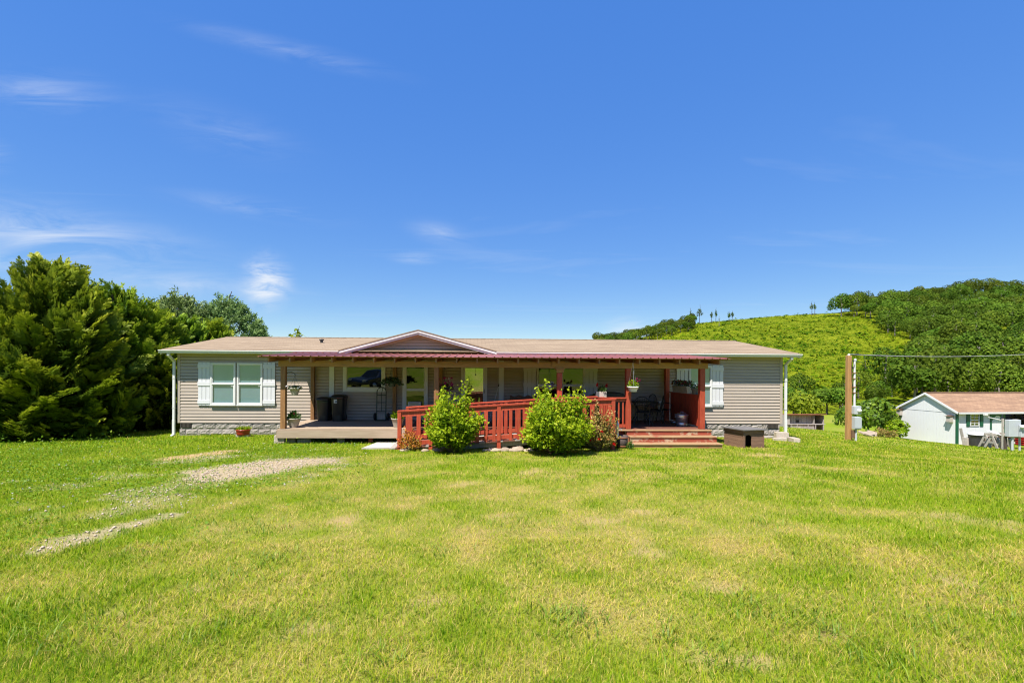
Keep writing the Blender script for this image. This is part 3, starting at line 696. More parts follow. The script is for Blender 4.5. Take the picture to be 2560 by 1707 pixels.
npan = 15; pw = (MX1-MX0)/npan
for i in range(npan):
    x0 = MX0+i*pw; prof = []
    for r in range(4):
        c = x0+(r+.5)*pw/4
        prof += [(c-pw/8+(.001 if r == 0 else 0), 0), (c-.025, .0), (c-.012, .022), (c+.012, .022), (c+.025, 0)]
    prof.append((x0+pw-.001, 0)); b = MB(); n = len(prof)
    zf, zb = 2.612, 2.800
    vs = [(x, MYF, zf+z) for x, z in prof]+[(x, -.03, zb+z) for x, z in prof]+[(x, MYF, zf+z-.006) for x, z in prof]+[(x, -.03, zb+z-.006) for x, z in prof]
    fs = []
    for j in range(n-1): fs += [(j, j+1, n+j+1, n+j), (2*n+j, 3*n+j, 3*n+j+1, 2*n+j+1), (j, 2*n+j, 2*n+j+1, j+1)]
    b.add(vs, fs).build('metal_panel', 'metal_red', mroof, True)
# half wall of upright planks at the right end
hx = ax(1758, PYF)
hz0, hz1 = at(1667, 980, -.1).z, at(1751, 989, PYF).z
hw = MB().bar((hx+.06, PYF+.15, (hz0+hz1)/2), (hx+.06, -.19, (hz0+hz1)/2), .13, .035).build('half_wall', 'red', porch, True)
yy = PYF+.155; n = 20; pwid = (-.20-yy)/n
for i in range(n): bx('plank', 'red_dark' if 0 else 'red', hw, hx+.02, hx+.042+.006*(i % 2), yy+i*pwid+.004, yy+(i+1)*pwid-.003, DZ+.05, (hz0+hz1)/2-.02)
bx('bottom_rail', 'red', hw, hx+.05, hx+.09, PYF+.15, -.19, DZ+.05, DZ+.12)
# front railing between ramp landing and steps
rxa, rxb = ax(1500, PYF), ax(1566, PYF); rt = at(1555, 993.5, PYF).z
rail = bx('railing', 'red', porch, rxa, rxb, PYF-.02, PYF+.12, rt-.035, rt, True, .004)
bx('top_rail', 'red', rail, rxa, rxb, PYF+.03, PYF+.07, rt-.125, rt-.036); bx('bottom_rail', 'red', rail, rxa, rxb, PYF+.03, PYF+.07, DZ+.05, DZ+.14)
x = rxa+.06
while x < rxb-.04: bx('baluster', 'red', rail, x, x+.036, PYF+.035, PYF+.065, DZ+.141, rt-.126); x += .125
# steps
sx0, sx1 = ax(1571, -2.9), ax(1784, -2.9)
steps = bx('steps', 'red_dark', porch, sx0+.02, sx0+.06, -2.9, PYF-.04, .1, DZ-.26)
SY = [PYF-.17, PYF-.45, PYF-.74, PYF-1.03]; SZ = [DZ+.002, at(1700, 1091, PYF-.45).z, at(1700, 1109, PYF-.74).z, at(1700, 1127.5, PYF-1.03).z]
for i in range(4):
    yb = (PYF-.04) if i == 0 else SY[i-1]
    tx0, tx1 = (sx0-.28 if i == 0 else sx0+.01*i), sx1+.02+.012*i
    bx('tread', 'step_tread', steps, tx0, tx1, SY[i]-.03, yb+(.06 if i else .0), SZ[i]-.035, SZ[i], True, .006)
    zl = SZ[i+1] if i < 3 else gzf(5.7, SY[3])-.03
    if i < 3: bx('riser', ['red_step', 'red_step', 'step_olive'][i], steps, sx0+.01*i+.005, tx1-.01, SY[i]-.005, SY[i]+.03, zl+.001, SZ[i]-.036)
for xx in (sx0-.0, sx1-.03):
    MB().prism([(PYF-.045, .0), (SY[3]-.0, .0), (SY[3], SZ[3]-.04), (SY[2]+.03, SZ[3]-.04), (SY[2]+.03, SZ[2]-.04), (SY[1]+.03, SZ[2]-.04), (SY[1]+.03, SZ[1]-.04), (SY[0]+.03, SZ[1]-.04), (SY[0]+.03, SZ[0]-.04), (PYF-.045, SZ[0]-.04)], 'x', xx-.035, xx-.002).build('stringer', 'step_olive', steps, True)

# ================================================================ the ramp
RY0, RY1 = -3.97, PYF-.14
ramp = thing('wheelchair_ramp', 'red painted wooden ramp with slatted railings rising along the front of the porch', 'ramp', (.8, -3.3, .15))
XL, XM, XR = ax(994, RY0), ax(1420, RY0), ax(1538, RY0)
def rz(x): return float(np.interp(x, [XL-.3, XM, XR+.2], [gzf(XL, RY0)+.03, DZ-.02, DZ]))       # ramp surface
tL, tM, tR = at(996, 1027, RY0).z, at(1420, 1001, RY0).z, at(1537, 997, RY0).z
def rt_(x): return float(np.interp(x, [XL, XM, XR], [tL, tM, tR]))
floor = MB()
n = 38
fl = MB(); fl.bar((XL-.2, RY0+.1, rz(XL-.2)-.10), (XM, RY0+.1, rz(XM)-.10), .04, .13); fl.bar((XL-.2, RY1-.1, rz(XL-.2)-.10), (XM, RY1-.1, rz(XM)-.10), .04, .13); fl.bar((XM, RY0+.1, rz(XM)-.10), (XR, RY0+.1, rz(XR)-.10), .04, .13)
flo = fl.build('ramp_frame', 'grey_wood', ramp, True)
for i in range(n):
    xa = XL-.2+(XR-XL+.2)*i/n; xb = XL-.2+(XR-XL+.2)*(i+1)/n-.006
    za, zb = rz(xa), rz(xb)
    MB().add([(xa, RY0-.02, za-.03), (xb, RY0-.02, zb-.03), (xb, RY1+.08, zb-.03), (xa, RY1+.08, za-.03), (xa, RY0-.02, za), (xb, RY0-.02, zb), (xb, RY1+.08, zb), (xa, RY1+.08, za)],
             [(0, 3, 2, 1), (4, 5, 6, 7), (0, 1, 5, 4), (1, 2, 6, 5), (2, 3, 7, 6), (3, 0, 4, 7)]).build('ramp_board', 'red_deck' if i % 3 else 'grey_wood', flo, True)
def railing(y, x0, x1, posts, sgn, m='red', landing_side=False):
    r = MB().bar((x0, y+.055, rt_(x0)-.012), (min(x1, XM), y+.055, rt_(min(x1, XM))-.012), .17, .035)
    if x1 > XM: r.bar((XM, y+.055, rt_(XM)-.012), (x1, y+.055, rt_(x1)-.012), .17, .035)
    r = r.build('railing', m, ramp, True)
    for a, b in ((x0, min(x1, XM)), (XM, x1)):
        if b > a: MB().bar((a, y+.03, rt_(a)-.10), (b, y+.03, rt_(b)-.10), .04, .12).build('top_rail', m, r, True); MB().bar((a, y+.03, rz(a)+.09), (b, y+.03, rz(b)+.09), .038, .10).build('bottom_rail', m, r, True)
    x = x0+.13; k = 0
    while x < x1-.08:
        if all(abs(x-q) > .10 for q in posts): MB().box(x-.042, x+.042, y-.018, y+.009, rz(x)-.0 if sgn < 0 else rz(x)+.03, rt_(x)-.045 if sgn > 0 else rt_(x)-.165).build('baluster', m, r, True)
        x += .2185; k += 1
    for q in posts: MB().box(q-.055, q+.045, y-.02, y+.08, gzf(q, y)-.05, rt_(q)-.032).build('post', m, r, True, .005)
px_posts = [XL+.06, ax(1078, RY0), ax(1248.5, RY0), XM+.05, XR-.04]
railing(RY0, XL, XR, px_posts, -1)
railing(RY1, XL+.05, ax(1495, RY1), [XL+.1, ax(1248.5, RY1)+.2, XM+.1], 1, 'red')
# short return rail from landing corner to the porch
r = MB().bar((XR-.04, RY0, tR+.006), (XR-.04, PYF-.05, rt), .15, .035).build('railing', 'red', ramp, True)
bx('top_rail', 'red', r, XR-.06, XR-.02, RY0+.08, PYF-.06, tR-.14, tR-.03); bx('bottom_rail', 'red', r, XR-.06, XR-.02, RY0+.08, PYF-.06, DZ+.02, DZ+.12)
y = RY0+.18
while y < PYF-.12: bx('baluster', 'red', r, XR-.085, XR-.06, y-.045, y+.045, DZ-.0, tR-.05); y += .2
for x in (XL+1.2, XL+3, XM+.1): bx('ramp_pier', 'brown_wood', ramp, x, x+.1, RY0+.15, RY0+.25, gzf(x, RY0)-.05, rz(x)-.035)

# ================================================================ trees
def lump_crown(n, rx, rz, seed, lumps=9, leaf=.5, lr=(.35, .6), flat=.0, drop=.3, zc=0):
    """leaf clumps on the shells of overlapping lobes -> (v, f, val)"""
    r = np.random.default_rng(seed); P_, N_ = [], []
    c = rand_unit(lumps, r)*(r.random((lumps, 1))**.4)*.62; c[:, 2] = np.abs(c[:, 2])*1.1-.30; rad = r.uniform(lr[0], lr[1], lumps)
    k = n//lumps
    for i in range(lumps):
        d = rand_unit(int(k*1.25), r); d = d[(d[:, 2] > -.55)][:k]
        p = c[i]+d*rad[i]*(.80+.22*r.random((len(d), 1)))
        inside = np.zeros(len(p), bool)
        for j in range(lumps):
            if j != i: inside |= np.linalg.norm(p-c[j], axis=1) < rad[j]*.72
        P_.append(p[~inside]); N_.append(d[~inside])
    p = np.concatenate(P_); nn = np.concatenate(N_)
    p = p*np.array([rx, rx, rz]); p[:, 2] += zc
    m = len(p); nr = unit(nn+r.normal(size=(m, 3))*.28); dr = unit(np.cross(nr, rand_unit(m, r))+nn*.25+np.array([0, 0, -drop]))
    s = leaf*r.uniform(.6, 1.3, m); val = np.clip(.48+.16*r.normal(size=m), 0, 1)
    return leaves(p, dr, nr, s, s*.9, val)
def trunk_mb(h, r0, r1, seed, limbs=4, spread=1.2, start=.35, top=1.0):
    r = random.Random(seed); b = MB(); pts = [(0, 0, -.3)]; 
    for i in range(1, 6): t = i/5; pts.append((r.uniform(-.04, .04)*h*t, r.uniform(-.04, .04)*h*t, h*top*t))
    b.tube(pts, [r0+(r1-r0)*i/5 for i in range(6)], 7)
    for i in range(limbs):
        t = start+(1-start)*(i+.5)/limbs*.9; k = int(t*5); base = Vector(pts[k]).lerp(Vector(pts[min(k+1, 5)]), t*5-k); a = i*2.4+r.random()
        e = base+Vector((math.cos(a)*spread*(1.1-t), math.sin(a)*spread*(1.1-t), .35*spread+r.random()*.4*spread))
        b.tube([base, base.lerp(e, .55)+Vector((0, 0, .06*spread)), e], [r0*.45*(1-.5*t), r0*.3*(1-.5*t), r0*.1], 5)
    return b
def tree(name, label, loc, cr, leafm, trunk, group=None, barkm='bark', rz=0, s=1, cat='tree'):
    t = thing(name, label, cat, loc, rz, group); t.scale = (s, s, s)
    npmesh('crown', cr[0], cr[1], leafm, t, cr[2]); trunk.build('trunk', barkm, t)
    return t
# --- forest across the valley: five kinds of crown, shared meshes
protos = []
for k in range(6):
    crn = lump_crown(3600, 5.2+.8*(k % 3), 4.8+.9*((k*2) % 3), 100+k, 8+3*(k % 3), .58, (.28, .58), drop=.1, zc=6.7)
    me_c = npmesh('crown', crn[0], crn[1], 'forest', None, crn[2]); me_t = trunk_mb(9, .3, .12, 60+k, 4, 3.).build('trunk', 'bark_pale')
    protos.append((me_c, me_t))
rng = np.random.default_rng(11)
cand = []
_px = rng.uniform(1450, 2800, 26000); _s = rng.uniform(.02, 1.03, 26000); _p = hill_pt(_px, 125+215*_s); _acc = np.zeros((0, 2))
_edge = 2090+(1.0-_s)*330+18*np.sin(_s*19)
_ok = ((_px > _edge) & (_s > .03)) | ((_s < .085+.16*sstep(2130, 2320, _px)+.02*np.sin(_px*.03)) & (_px > 1880) & (_s > .03)) | ((_px > 1490) & (_px < 1738-60*(1-_s)) & (_s > .86))
for px, s, p in zip(_px[_ok], _s[_ok], _p[_ok]):
    if len(cand) > 760: break
    if len(cand) and np.min(np.sum((np.array([c[0][:2] for c in cand[-2000:]])-p[:2])**2, 1)) < (5.2 if px < 1745 else 7.9 if s > .2 else 7.2)**2: continue
    cand.append((p, px, s))
cand.sort(key=lambda c: c[0][1])
NTREE = len(cand)
big, rest = cand[:290], cand[290:]
for i, (p, px, s) in enumerate(big):
    c0, t0 = protos[int(rng.integers(6))]; sc = rng.uniform(.75, 1.4)*(.62 if s < .1 and px < 2250 else 1)
    if 1480 < px < 1745: sc *= .66
    lab_, gr_ = (('broadleaf tree of the small wood on the ridge left of the cleared slope', 'trees of the small ridge wood') if px < 1745 else
                 ('broadleaf tree of the belt along the valley bottom below the cleared slope', 'trees of the valley belt') if s < .1 else
                 ('broadleaf tree of the big wood on the slope above the white shed', 'trees of the big wood on the slope'))
    t = thing('forest_tree', lab_, 'tree', p, rng.uniform(0, 6.28), gr_)
    t.scale = (sc*rng.uniform(.9, 1.12), sc*rng.uniform(.9, 1.12), sc*rng.uniform(.9, 1.2))
    for q in (c0, t0): o = q.copy(); COL.objects.link(o); o.parent = t
for i in range(12):   # trees standing behind the photographer, mirrored in the porch windows
    c0, t0 = protos[i % 6]; x_, y_ = -46+i*7.5+rng.uniform(-2, 2), -58+rng.uniform(-8, 8)
    t = thing('roadside_tree', 'green tree of the row across the lawn that the porch windows mirror', 'tree', (x_, y_, gzf(x_, y_)-2.6), rng.uniform(0, 6), 'tree row mirrored in the windows')
    for q in (c0, t0): o = q.copy(); COL.objects.link(o); o.parent = t
acc = []
for p, px, s in rest:
    c0 = protos[int(rng.integers(6))][0]; me = c0.data; n = len(me.vertices)
    v = np.empty(n*3, np.float32); me.vertices.foreach_get('co', v); v = v.reshape(-1, 3); a = rng.uniform(0, 6.28); sc = rng.uniform(.8, 1.4)*(.62 if px < 1745 else 1)
    vv = np.empty(n, np.float32); me.attributes['v'].data.foreach_get('value', vv)
    Rm = np.array([[math.cos(a), -math.sin(a), 0], [math.sin(a), math.cos(a), 0], [0, 0, 1]]); v = v@Rm.T*sc+p
    acc.append((v, np.arange(n).reshape(-1, 4), np.clip(vv+rng.normal()*.16, 0, 1)))
if acc:
    v, f, a = join(acc); tag(npmesh('far_wood', v, f, 'forest', None, a), 'dense green wood covering the upper slope of the far hill', 'wood', kind='stuff')
for c0, t0 in protos: bpy.data.objects.remove(c0); bpy.data.objects.remove(t0)
# --- scrub of the cleared slope
n = 24000; px = rng.uniform(1480, 2450, n); s = rng.uniform(.1, 1.02, n)
hp_ = hill_pt(px, 125+215*s); P_, V_ = [], []
keep = (px < 2120+(1.0-s)*330); hp_ = hp_[keep]; n = len(hp_); big_ = rng.random(n) < .09; sz = rng.uniform(.25, .75, n)*(1+1.5*big_)
tone = np.clip(.42+.35*(fbm(hp_[:, 0]*.05, hp_[:, 1]*.05, 41)-.5)*2+.16*rng.normal(size=n)-.28*big_, 0, 1)
parts = []
for k in range(5):
    d = rand_unit(n, rng); d[:, 2] = np.abs(d[:, 2]); p = hp_+d*sz[:, None]*np.array([.9, .9, .45]); nr = unit(d*.6+np.array([0, -.2, .7])+rng.normal(size=(n, 3))*.35); dr = np.cross(nr, rand_unit(n, rng))
    parts.append(leaves(p, dr, nr, sz*.9, sz*.8, np.clip(tone+rng.normal(size=n)*.1, 0, 1)))
v, f, a = join(parts); tag(npmesh('hillside_scrub', v, f, 'scrub', None, a), 'yellow green scrub regrowing over the cleared hillside', 'scrub', kind='stuff')
# --- lone trees left on the cleared ridge
for i, (px, top, w, h, lab) in enumerate([(1725, 788, 1.2, 14, 'slim dark tree at the edge of the small wood on the ridge'), (1748, 783, 2.2, 15, 'leaning bushy topped tree beside the gap in the ridge wood'),
        (1778, 793, 1.0, 9, 'thin sparse tree, left of the two spindly ridge trees'), (1789, 786, .9, 11, 'thin straight tree, right of the two spindly ridge trees'),
        (1822, 797, 1.3, 8, 'bare branched cluster tree on the middle of the cleared ridge'), (1830, 795, 1.0, 8, 'small ragged tree just right of the bare cluster tree'),
        (2029, 760, 1.3, 11, 'left stem of the pair of tall lone trees near the forest edge'), (2036, 768, 1.0, 10, 'right stem of the pair of tall lone trees near the forest edge'), (1797, 836, .7, 7, 'pale dead snag standing in the scrub below the ridge')]):
    p = hill_pt(np.array(float(px)), np.array(335. if i < 8 else 315.)); cr = lump_crown(230 if i not in (1,) else 420, w*1.35, h*.5, 300+i, 12, .5, (.12, .28), zc=h*.60)
    if i == 8: cr = lump_crown(18, .6, 1.6, 300, 4, .5, zc=h*.6)
    tree('ridge_tree', lab, p, cr, 'forest', trunk_mb(h*.95, .22, .05, 400+i, 6, 2., .4), barkm='bark_pale' if i == 8 else 'bark')
# --- nearer trees in the valley
def gp(px, Y, dz=0): x = ax(px, Y); return (x, Y, gzf(x, Y)+dz)
tree('yellow_tree', 'bright yellow green tree behind the weathered coop', gp(2005, 52), lump_crown(2600, 3.0, 2.9, 21, 14, .42, (.28, .46), zc=2.6), 'forest_yellow', trunk_mb(3.2, .16, .06, 5, 5, 2.))
tree('field_tree', 'dark trunked tree at the far edge of the mown field, left one', gp(2068, 108), lump_crown(1800, 4.6, 3.3, 22, 12, .7, (.3, .5), zc=5.0), 'forest', trunk_mb(5.5, .26, .1, 6, 5, 3.))
tree('field_tree', 'dark trunked tree at the far edge of the mown field, right one', gp(2100, 105), lump_crown(1800, 4.2, 3.6, 23, 12, .7, (.3, .5), zc=5.2), 'forest', trunk_mb(5.5, .28, .1, 7, 5, 3.))
tree('field_tree', 'green tree beyond the yard close behind the house corner', gp(1985, 98), lump_crown(1600, 4.6, 3.6, 24, 12, .7, (.3, .5), zc=4.6), 'forest', trunk_mb(5., .26, .1, 8, 5, 3.))
tree('large_shrub', 'large dark green rounded shrub beside the white shed', gp(2172, 16.8), lump_crown(7500, 2.35, 1.95, 25, 26, .22, (.24, .42), zc=1.55), 'shrub', trunk_mb(1.6, .08, .03, 9, 7, 1.2, .05), cat='shrub')
tree('low_shrub', 'low light green bush against the shed gable end', gp(2235, 15.2), lump_crown(1800, .95, 1.0, 26, 12, .16, (.25, .45), zc=.75), 'lime', trunk_mb(.8, .04, .02, 10, 6, .7, .05), cat='shrub')
tree('sparse_tree', 'thin feathery tree top showing above the house roof', (ax(741, 24), 24, -.4), lump_crown(260, 1.2, 1.6, 27, 9, .28, (.25, .4), zc=5.0), 'forest_yellow', trunk_mb(6., .1, .03, 11, 9, 1.3, .55))
# --- conifers at the left
def cypress(h, rad, seed, nplume=200):
    """flat feathery plumes sweeping up and outward, each built of side sprays and fronds"""
    r = np.random.default_rng(seed); P_, D_, N_, S_, V_ = [], [], [], [], []
    for i in range(nplume+70):
        inner = i >= nplume; t = ((i-nplume)+.5)/70 if inner else (i+.5)/nplume
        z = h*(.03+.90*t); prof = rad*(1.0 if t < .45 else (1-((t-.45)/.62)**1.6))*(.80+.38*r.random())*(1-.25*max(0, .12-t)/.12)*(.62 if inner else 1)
        a = i*2.39996+r.normal()*.25; o = np.array([math.cos(a), math.sin(a), 0.]); up = .22+.9*t**1.4+r.random()*.45
        ax_ = unit(o*(1-.3*t)+np.array([.20, 0, up])); Lp = (1.0+.9*r.random())*(1-.12*t)*min(1, rad/1.6)
        pn = o*.55+np.array([0, 0, .75])+r.normal(size=3)*.4; pn = unit(pn-ax_*pn.dot(ax_)); sd = np.cross(ax_, pn)
        tip = o*prof+np.array([0, 0, z]); base = tip-ax_*Lp*.7; k = 22; tone = .13*r.normal()
        for sg in (-1, 1):
            q = (np.arange(k)+r.random(k))/k; l = (Lp*.40*(1-q)**.75+.07)*r.uniform(.75, 1.2, k)
            d = unit(ax_*(.75+.4*q)[:, None]+sd*sg*.72+r.normal(size=(k, 3))*.16-np.array([0, 0, .12])*(1-q)[:, None])
            P_.append(base+ax_*(Lp*q)[:, None]+pn*(Lp*.14*np.sin(q*2.6))[:, None]+r.normal(size=(k, 3))*.025); D_.append(d); N_.append(unit(pn+r.normal(size=(k, 3))*.35)); S_.append(l)
            V_.append(np.clip((.03 if inner else .10)+.62*q+.07*r.normal(size=k)+tone, 0, 1))  # inner plumes and spray bases darker, tips lighter: depth shade put into the colour
    P_, D_, N_, S_, V_ = map(np.concatenate, (P_, D_, N_, S_, V_))
    out = [leaves(P_, D_, N_, S_, S_*.13+.012, np.clip(V_+.04, 0, 1))]; sd = unit(np.cross(D_, N_))
    for sg in (-1, 1):
        for q, ll in ((.2, .46), (.42, .40), (.64, .30)):
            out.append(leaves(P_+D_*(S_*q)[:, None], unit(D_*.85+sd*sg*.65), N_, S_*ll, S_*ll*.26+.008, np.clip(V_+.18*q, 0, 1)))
    return join(out)
CY = []
for k in range(3):
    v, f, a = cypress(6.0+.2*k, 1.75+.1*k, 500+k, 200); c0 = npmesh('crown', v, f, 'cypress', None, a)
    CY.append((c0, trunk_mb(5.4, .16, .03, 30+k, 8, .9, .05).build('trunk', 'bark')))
labs = ['nearest cypress of the tall hedge, cut off by the left edge of the picture', 'tallest pointed cypress of the hedge, with ragged top', 'shorter cypress in front of the tallest one', 'cypress in the middle of the hedge with sunlit shoulders',
        'cypress in front of the pines, nearer half of the hedge', 'cypress closest to the corner of the house', 'low cypress filling the hedge beside the downspout', 'cypress hidden at the far end of the hedge behind the house corner', 'broad cypress at the front of the hedge', 'narrow cypress rising between two others in the hedge']
spots = [(-16.0, -2.3, .90, 0), (-13.9, -.3, 1.0, 1), (-13.0, .2, .62, 2), (-13.6, 2.0, .95, 0), (-12.9, 3.2, .80, 1), (-12.6, 4.6, .76, 2), (-12.2, 2.3, .58, 0), (-12.4, 6.6, .80, 1), (-15.4, -1.6, .74, 2), (-13.5, 3.6, .86, 0)]
for i, (x, y, s, k) in enumerate(spots):
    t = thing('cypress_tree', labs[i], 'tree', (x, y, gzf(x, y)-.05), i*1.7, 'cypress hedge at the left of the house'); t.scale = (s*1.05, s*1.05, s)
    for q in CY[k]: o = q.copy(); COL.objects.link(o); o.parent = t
for c in CY:
    for q in c: bpy.data.objects.remove(q)
def spray_cluster(c, n, r, seed, leafm, name, parent, sz=.22):
    g = np.random.default_rng(seed); d = rand_unit(n, g); p = np.array(c)+d*r*g.random((n, 1))
    v, f, a = leaves(p, unit(d+np.array([0, 0, -.2])), rand_unit(n, g), sz*g.uniform(.6, 1.2, n), sz*.25, g.random(n)); return npmesh(name, v, f, leafm, parent, a)
dt = [o for o in scn.objects if o.name.startswith('cypress_tree')]
spray_cluster((1.0, -1.75, 2.2), 160, .5, 77, 'cypress_dead', 'dead_foliage', dt[2], .26); spray_cluster((.7, -1.3, 1.2), 90, .3, 78, 'cypress_dead', 'dead_foliage', dt[4])
spray_cluster((1.2, -1.1, 4.2), 60, .22, 79, 'cypress_dead', 'dead_foliage', dt[3])
def pine(h, rad, seed):
    r = np.random.default_rng(seed); P_, D_, S_, V_ = [], [], [], []
    for i in range(1100):
        t = (i+.5)/1100; z = h*(.18+.80*t); prof = rad*(1-max(0, (t-.35)/.70)**2.6)*(.98-.45*r.random()**2.2); a = i*2.39996+r.normal()*.3; o = np.array([math.cos(a), math.sin(a), 0.])
        tip = o*prof+np.array([0, 0, z+.2*r.normal()]); axv = unit(o+np.array([0, 0, .55+.9*t])); k = 30
        q = r.random(k); P_.append(tip-axv*(.42*(1-q))[:, None]+r.normal(size=(k, 3))*.05); D_.append(unit(axv*.7+rand_unit(k, r)*.75)); S_.append(r.uniform(.14, .26, k)); V_.append(np.clip(.25+.5*q+.15*r.normal(size=k)+.1*r.normal(), 0, 1))
    P_, D_, S_, V_ = map(np.concatenate, (P_, D_, S_, V_))
    return leaves(P_, D_, rand_unit(len(P_), r), S_, S_*.30, V_)
tree('pine_tree', 'round topped blue green pine behind the left end of the roof', (-14.9, 12.6, -.2), pine(6.6, 2.8, 801), 'pine', trunk_mb(6.4, .2, .05, 40, 9, 2.2, .2))
tree('pine_tree', 'blue green pine between the cypress hedge and the round topped pine', (-16.7, 10.9, -.2), pine(6.5, 2.8, 802), 'pine', trunk_mb(6.2, .2, .05, 41, 9, 2., .2))

# ================================================================ flower beds in front of the ramp
def shoots(x, y, rad, h, seed, n, leaf, leafm, name, label, cat, squash=.9, wild=.25, stems=26, stemm='stem'):
    r = np.random.default_rng(seed); z0 = gzf(x, y); t = thing(name, label, cat, (x, y, z0))
    b = MB(); P_, D_, V_ = [], [], []
    for i in range(n):
        a = r.random()*6.283; tt = r.random()**.55; el = r.uniform(-.42, 1.0); 
        lob = .94+.14*math.sin(a*3+seed)+.13*math.sin(el*7+a*2+seed*2)+.07*math.sin(a*7+el*5)
        tip = lob*np.array([math.cos(a)*rad*math.cos(el*1.25)*(.7+.3*tt), math.sin(a)*rad*squash*math.cos(el*1.25)*(.7+.3*tt), max(.08, h*(.43+.43*math.sin(el*1.3)))*(.84+.16*tt)])
        if r.random() < wild: tip = tip*np.array([.9, .9, 1.0])+np.array([0, 0, r.uniform(.02, .26)*h*max(0, el)])
        base = np.array([tip[0]*.15, tip[1]*.15, 0.]); mid = (base+tip)/2*np.array([1.1, 1.1, .9])
        if i < stems: b.tube([base, mid, tip], [.012, .008, .003], 4)
        k = 11; q = np.sort(r.uniform(.50, 1.02, k)); pts = np.outer((1-q)**2, base)+np.outer(2*q*(1-q), mid*1.12)+np.outer(q*q, tip)
        axv = unit(tip-mid*.9); P_.append(pts+r.normal(size=(k, 3))*leaf*.35); D_.append(unit(axv*.5+rand_unit(k, r)*.9+np.array([0, 0, .15]))); V_.append(np.clip(.18+.62*(q-.5)*2+.16*r.normal(size=k), 0, 1))
    P_, D_, V_ = map(np.concatenate, (P_, D_, V_)); P_[:, 2] = np.maximum(P_[:, 2], .03)
    S_ = leaf*r.uniform(.7, 1.3, len(P_)); nr = unit(rand_unit(len(P_), r)*.8+np.array([0, -.2, .8]))
    v, f, a = leaves(P_, D_, nr, S_, S_*.58, V_); npmesh('foliage', v, f, leafm, t, a); b.build('stems', stemm, t)
    return t
shoots(ax(1130, -4.65), -4.65, .70, 1.62, 51, 800, .085, 'lime', 'lime_shrub', 'lime green leafy shrub in front of the left half of the ramp', 'shrub')
shoots(ax(1388, -4.85), -4.85, .90, 1.66, 52, 1200, .085, 'lime', 'lime_shrub', 'wider lime green shrub hiding the ramp landing', 'shrub')
o = shoots(ax(1500, -4.25), -4.25, .50, 1.25, 53, 230, .06, 'rose_leaf', 'climbing_rose', 'straggly rose bush climbing the corner post of the ramp', 'rose bush', .6, .3, 60)
def blooms(pts, leafm, name, parent, size=.03, seed=1, petals=5):
    r = np.random.default_rng(seed); pts = np.asarray(pts, float).reshape(-1, 3); n = len(pts); ps = []
    for k in range(petals):
        d = rand_unit(n, r); d[:, 1] -= .5; d[:, 2] += .3; d = unit(d); ps.append(leaves(pts, d, rand_unit(n, r), size*r.uniform(.8, 1.2, n), size*1.0, r.random(n)))
    v, f, a = join(ps); return npmesh(name, v, f, leafm, parent, a)
blooms([(-.33, -.3, .62), (-.02, -.32, .55), (.30, -.25, .22), (.34, -.1, .20), (-.1, -.34, .35), (.1, -.3, .85), (-.3, -.2, .30)], 'petal_red', 'rose_flower', o, .05, 2, 9)
o = shoots(ax(1028, -4.2), -4.2, .34, .62, 54, 80, .05, 'orange_leaf', 'rose_shrub', 'small orange tinged rose shrub at the foot of the ramp', 'rose bush', .7, .3, 24)
blooms([(-.1, -.2, .5), (.12, -.22, .42), (.02, -.2, .3)], 'petal_orange', 'rose_flower', o, .05, 5, 8)
shoots(ax(1345, -4.35), -4.35, .16, .34, 55, 30, .045, 'lime', 'young_plant', 'small green seedling growing among the border stones', 'plant', .8, .2, 8)
# border stones
def stone_mesh(seed, s):
    r = random.Random(seed); b = MB(); prof = [(.0, 0), (.8, 0.02), (1, .35), (.75, .75), (.3, .95), (0, 1)]
    b.lathe([(p*s, z*s*.75) for p, z in prof], (0, 0, 0), 9); b.v = [(x*(1+r.uniform(-.22, .22)), y*(1+r.uniform(-.22, .22)), z*(1+r.uniform(-.2, .2))) for x, y, z in b.v]; return b
stl = [('rough tan stone, first from the left along the ramp border', 1010, 1122), ('flat tan stone below the orange rose shrub', 1064, 1122), ('brown stone at the left foot of the first lime shrub', 1096, 1124), ('small pale stone just right of the first lime shrub', 1216, 1116), ('brown rounded stone, second right of the first lime shrub', 1228, 1112),
       ('grey brown stone in the middle of the border gap', 1240, 1113), ('large flat pale stone beside the middle ramp post', 1263, 1115), ('small stone hugging the large flat pale one', 1281, 1114), ('large brown boulder left of the second lime shrub', 1296, 1113), ('low tan stone right of the brown boulder', 1313, 1119), ('last border stone at the edge of the second shrub', 1326, 1120)]
for i, (lab, px, py) in enumerate(stl):
    x = ax(px, -4.28); b = stone_mesh(i, .09+.05*(i in (6, 8))+.02*(i % 3)); o = b.build('border_stone', 'stone'); o.location = (x, -4.28-.05*(i % 2), gzf(x, -4.3)-.01); o.scale = (1.35, 1, .9); o.rotation_euler.z = i*1.3
    tag(o, lab, 'stone', 'stones edging the flower bed')
# concrete pad where the ramp meets the lawn
c = [ground_at(*q) for q in ((904, 1123), (1000, 1121), (1010, 1104), (950, 1105))]
pad = MB(); pad.add([(q.x, q.y, q.z+.035) for q in c]+[(q.x, q.y, q.z-.1) for q in c], [(0, 1, 2, 3), (0, 4, 5, 1), (1, 5, 6, 2), (2, 6, 7, 3), (3, 7, 4, 0)]); tag(pad.build('concrete_pad', 'concrete', None), 'pale concrete slab at the bottom of the ramp', 'slab')

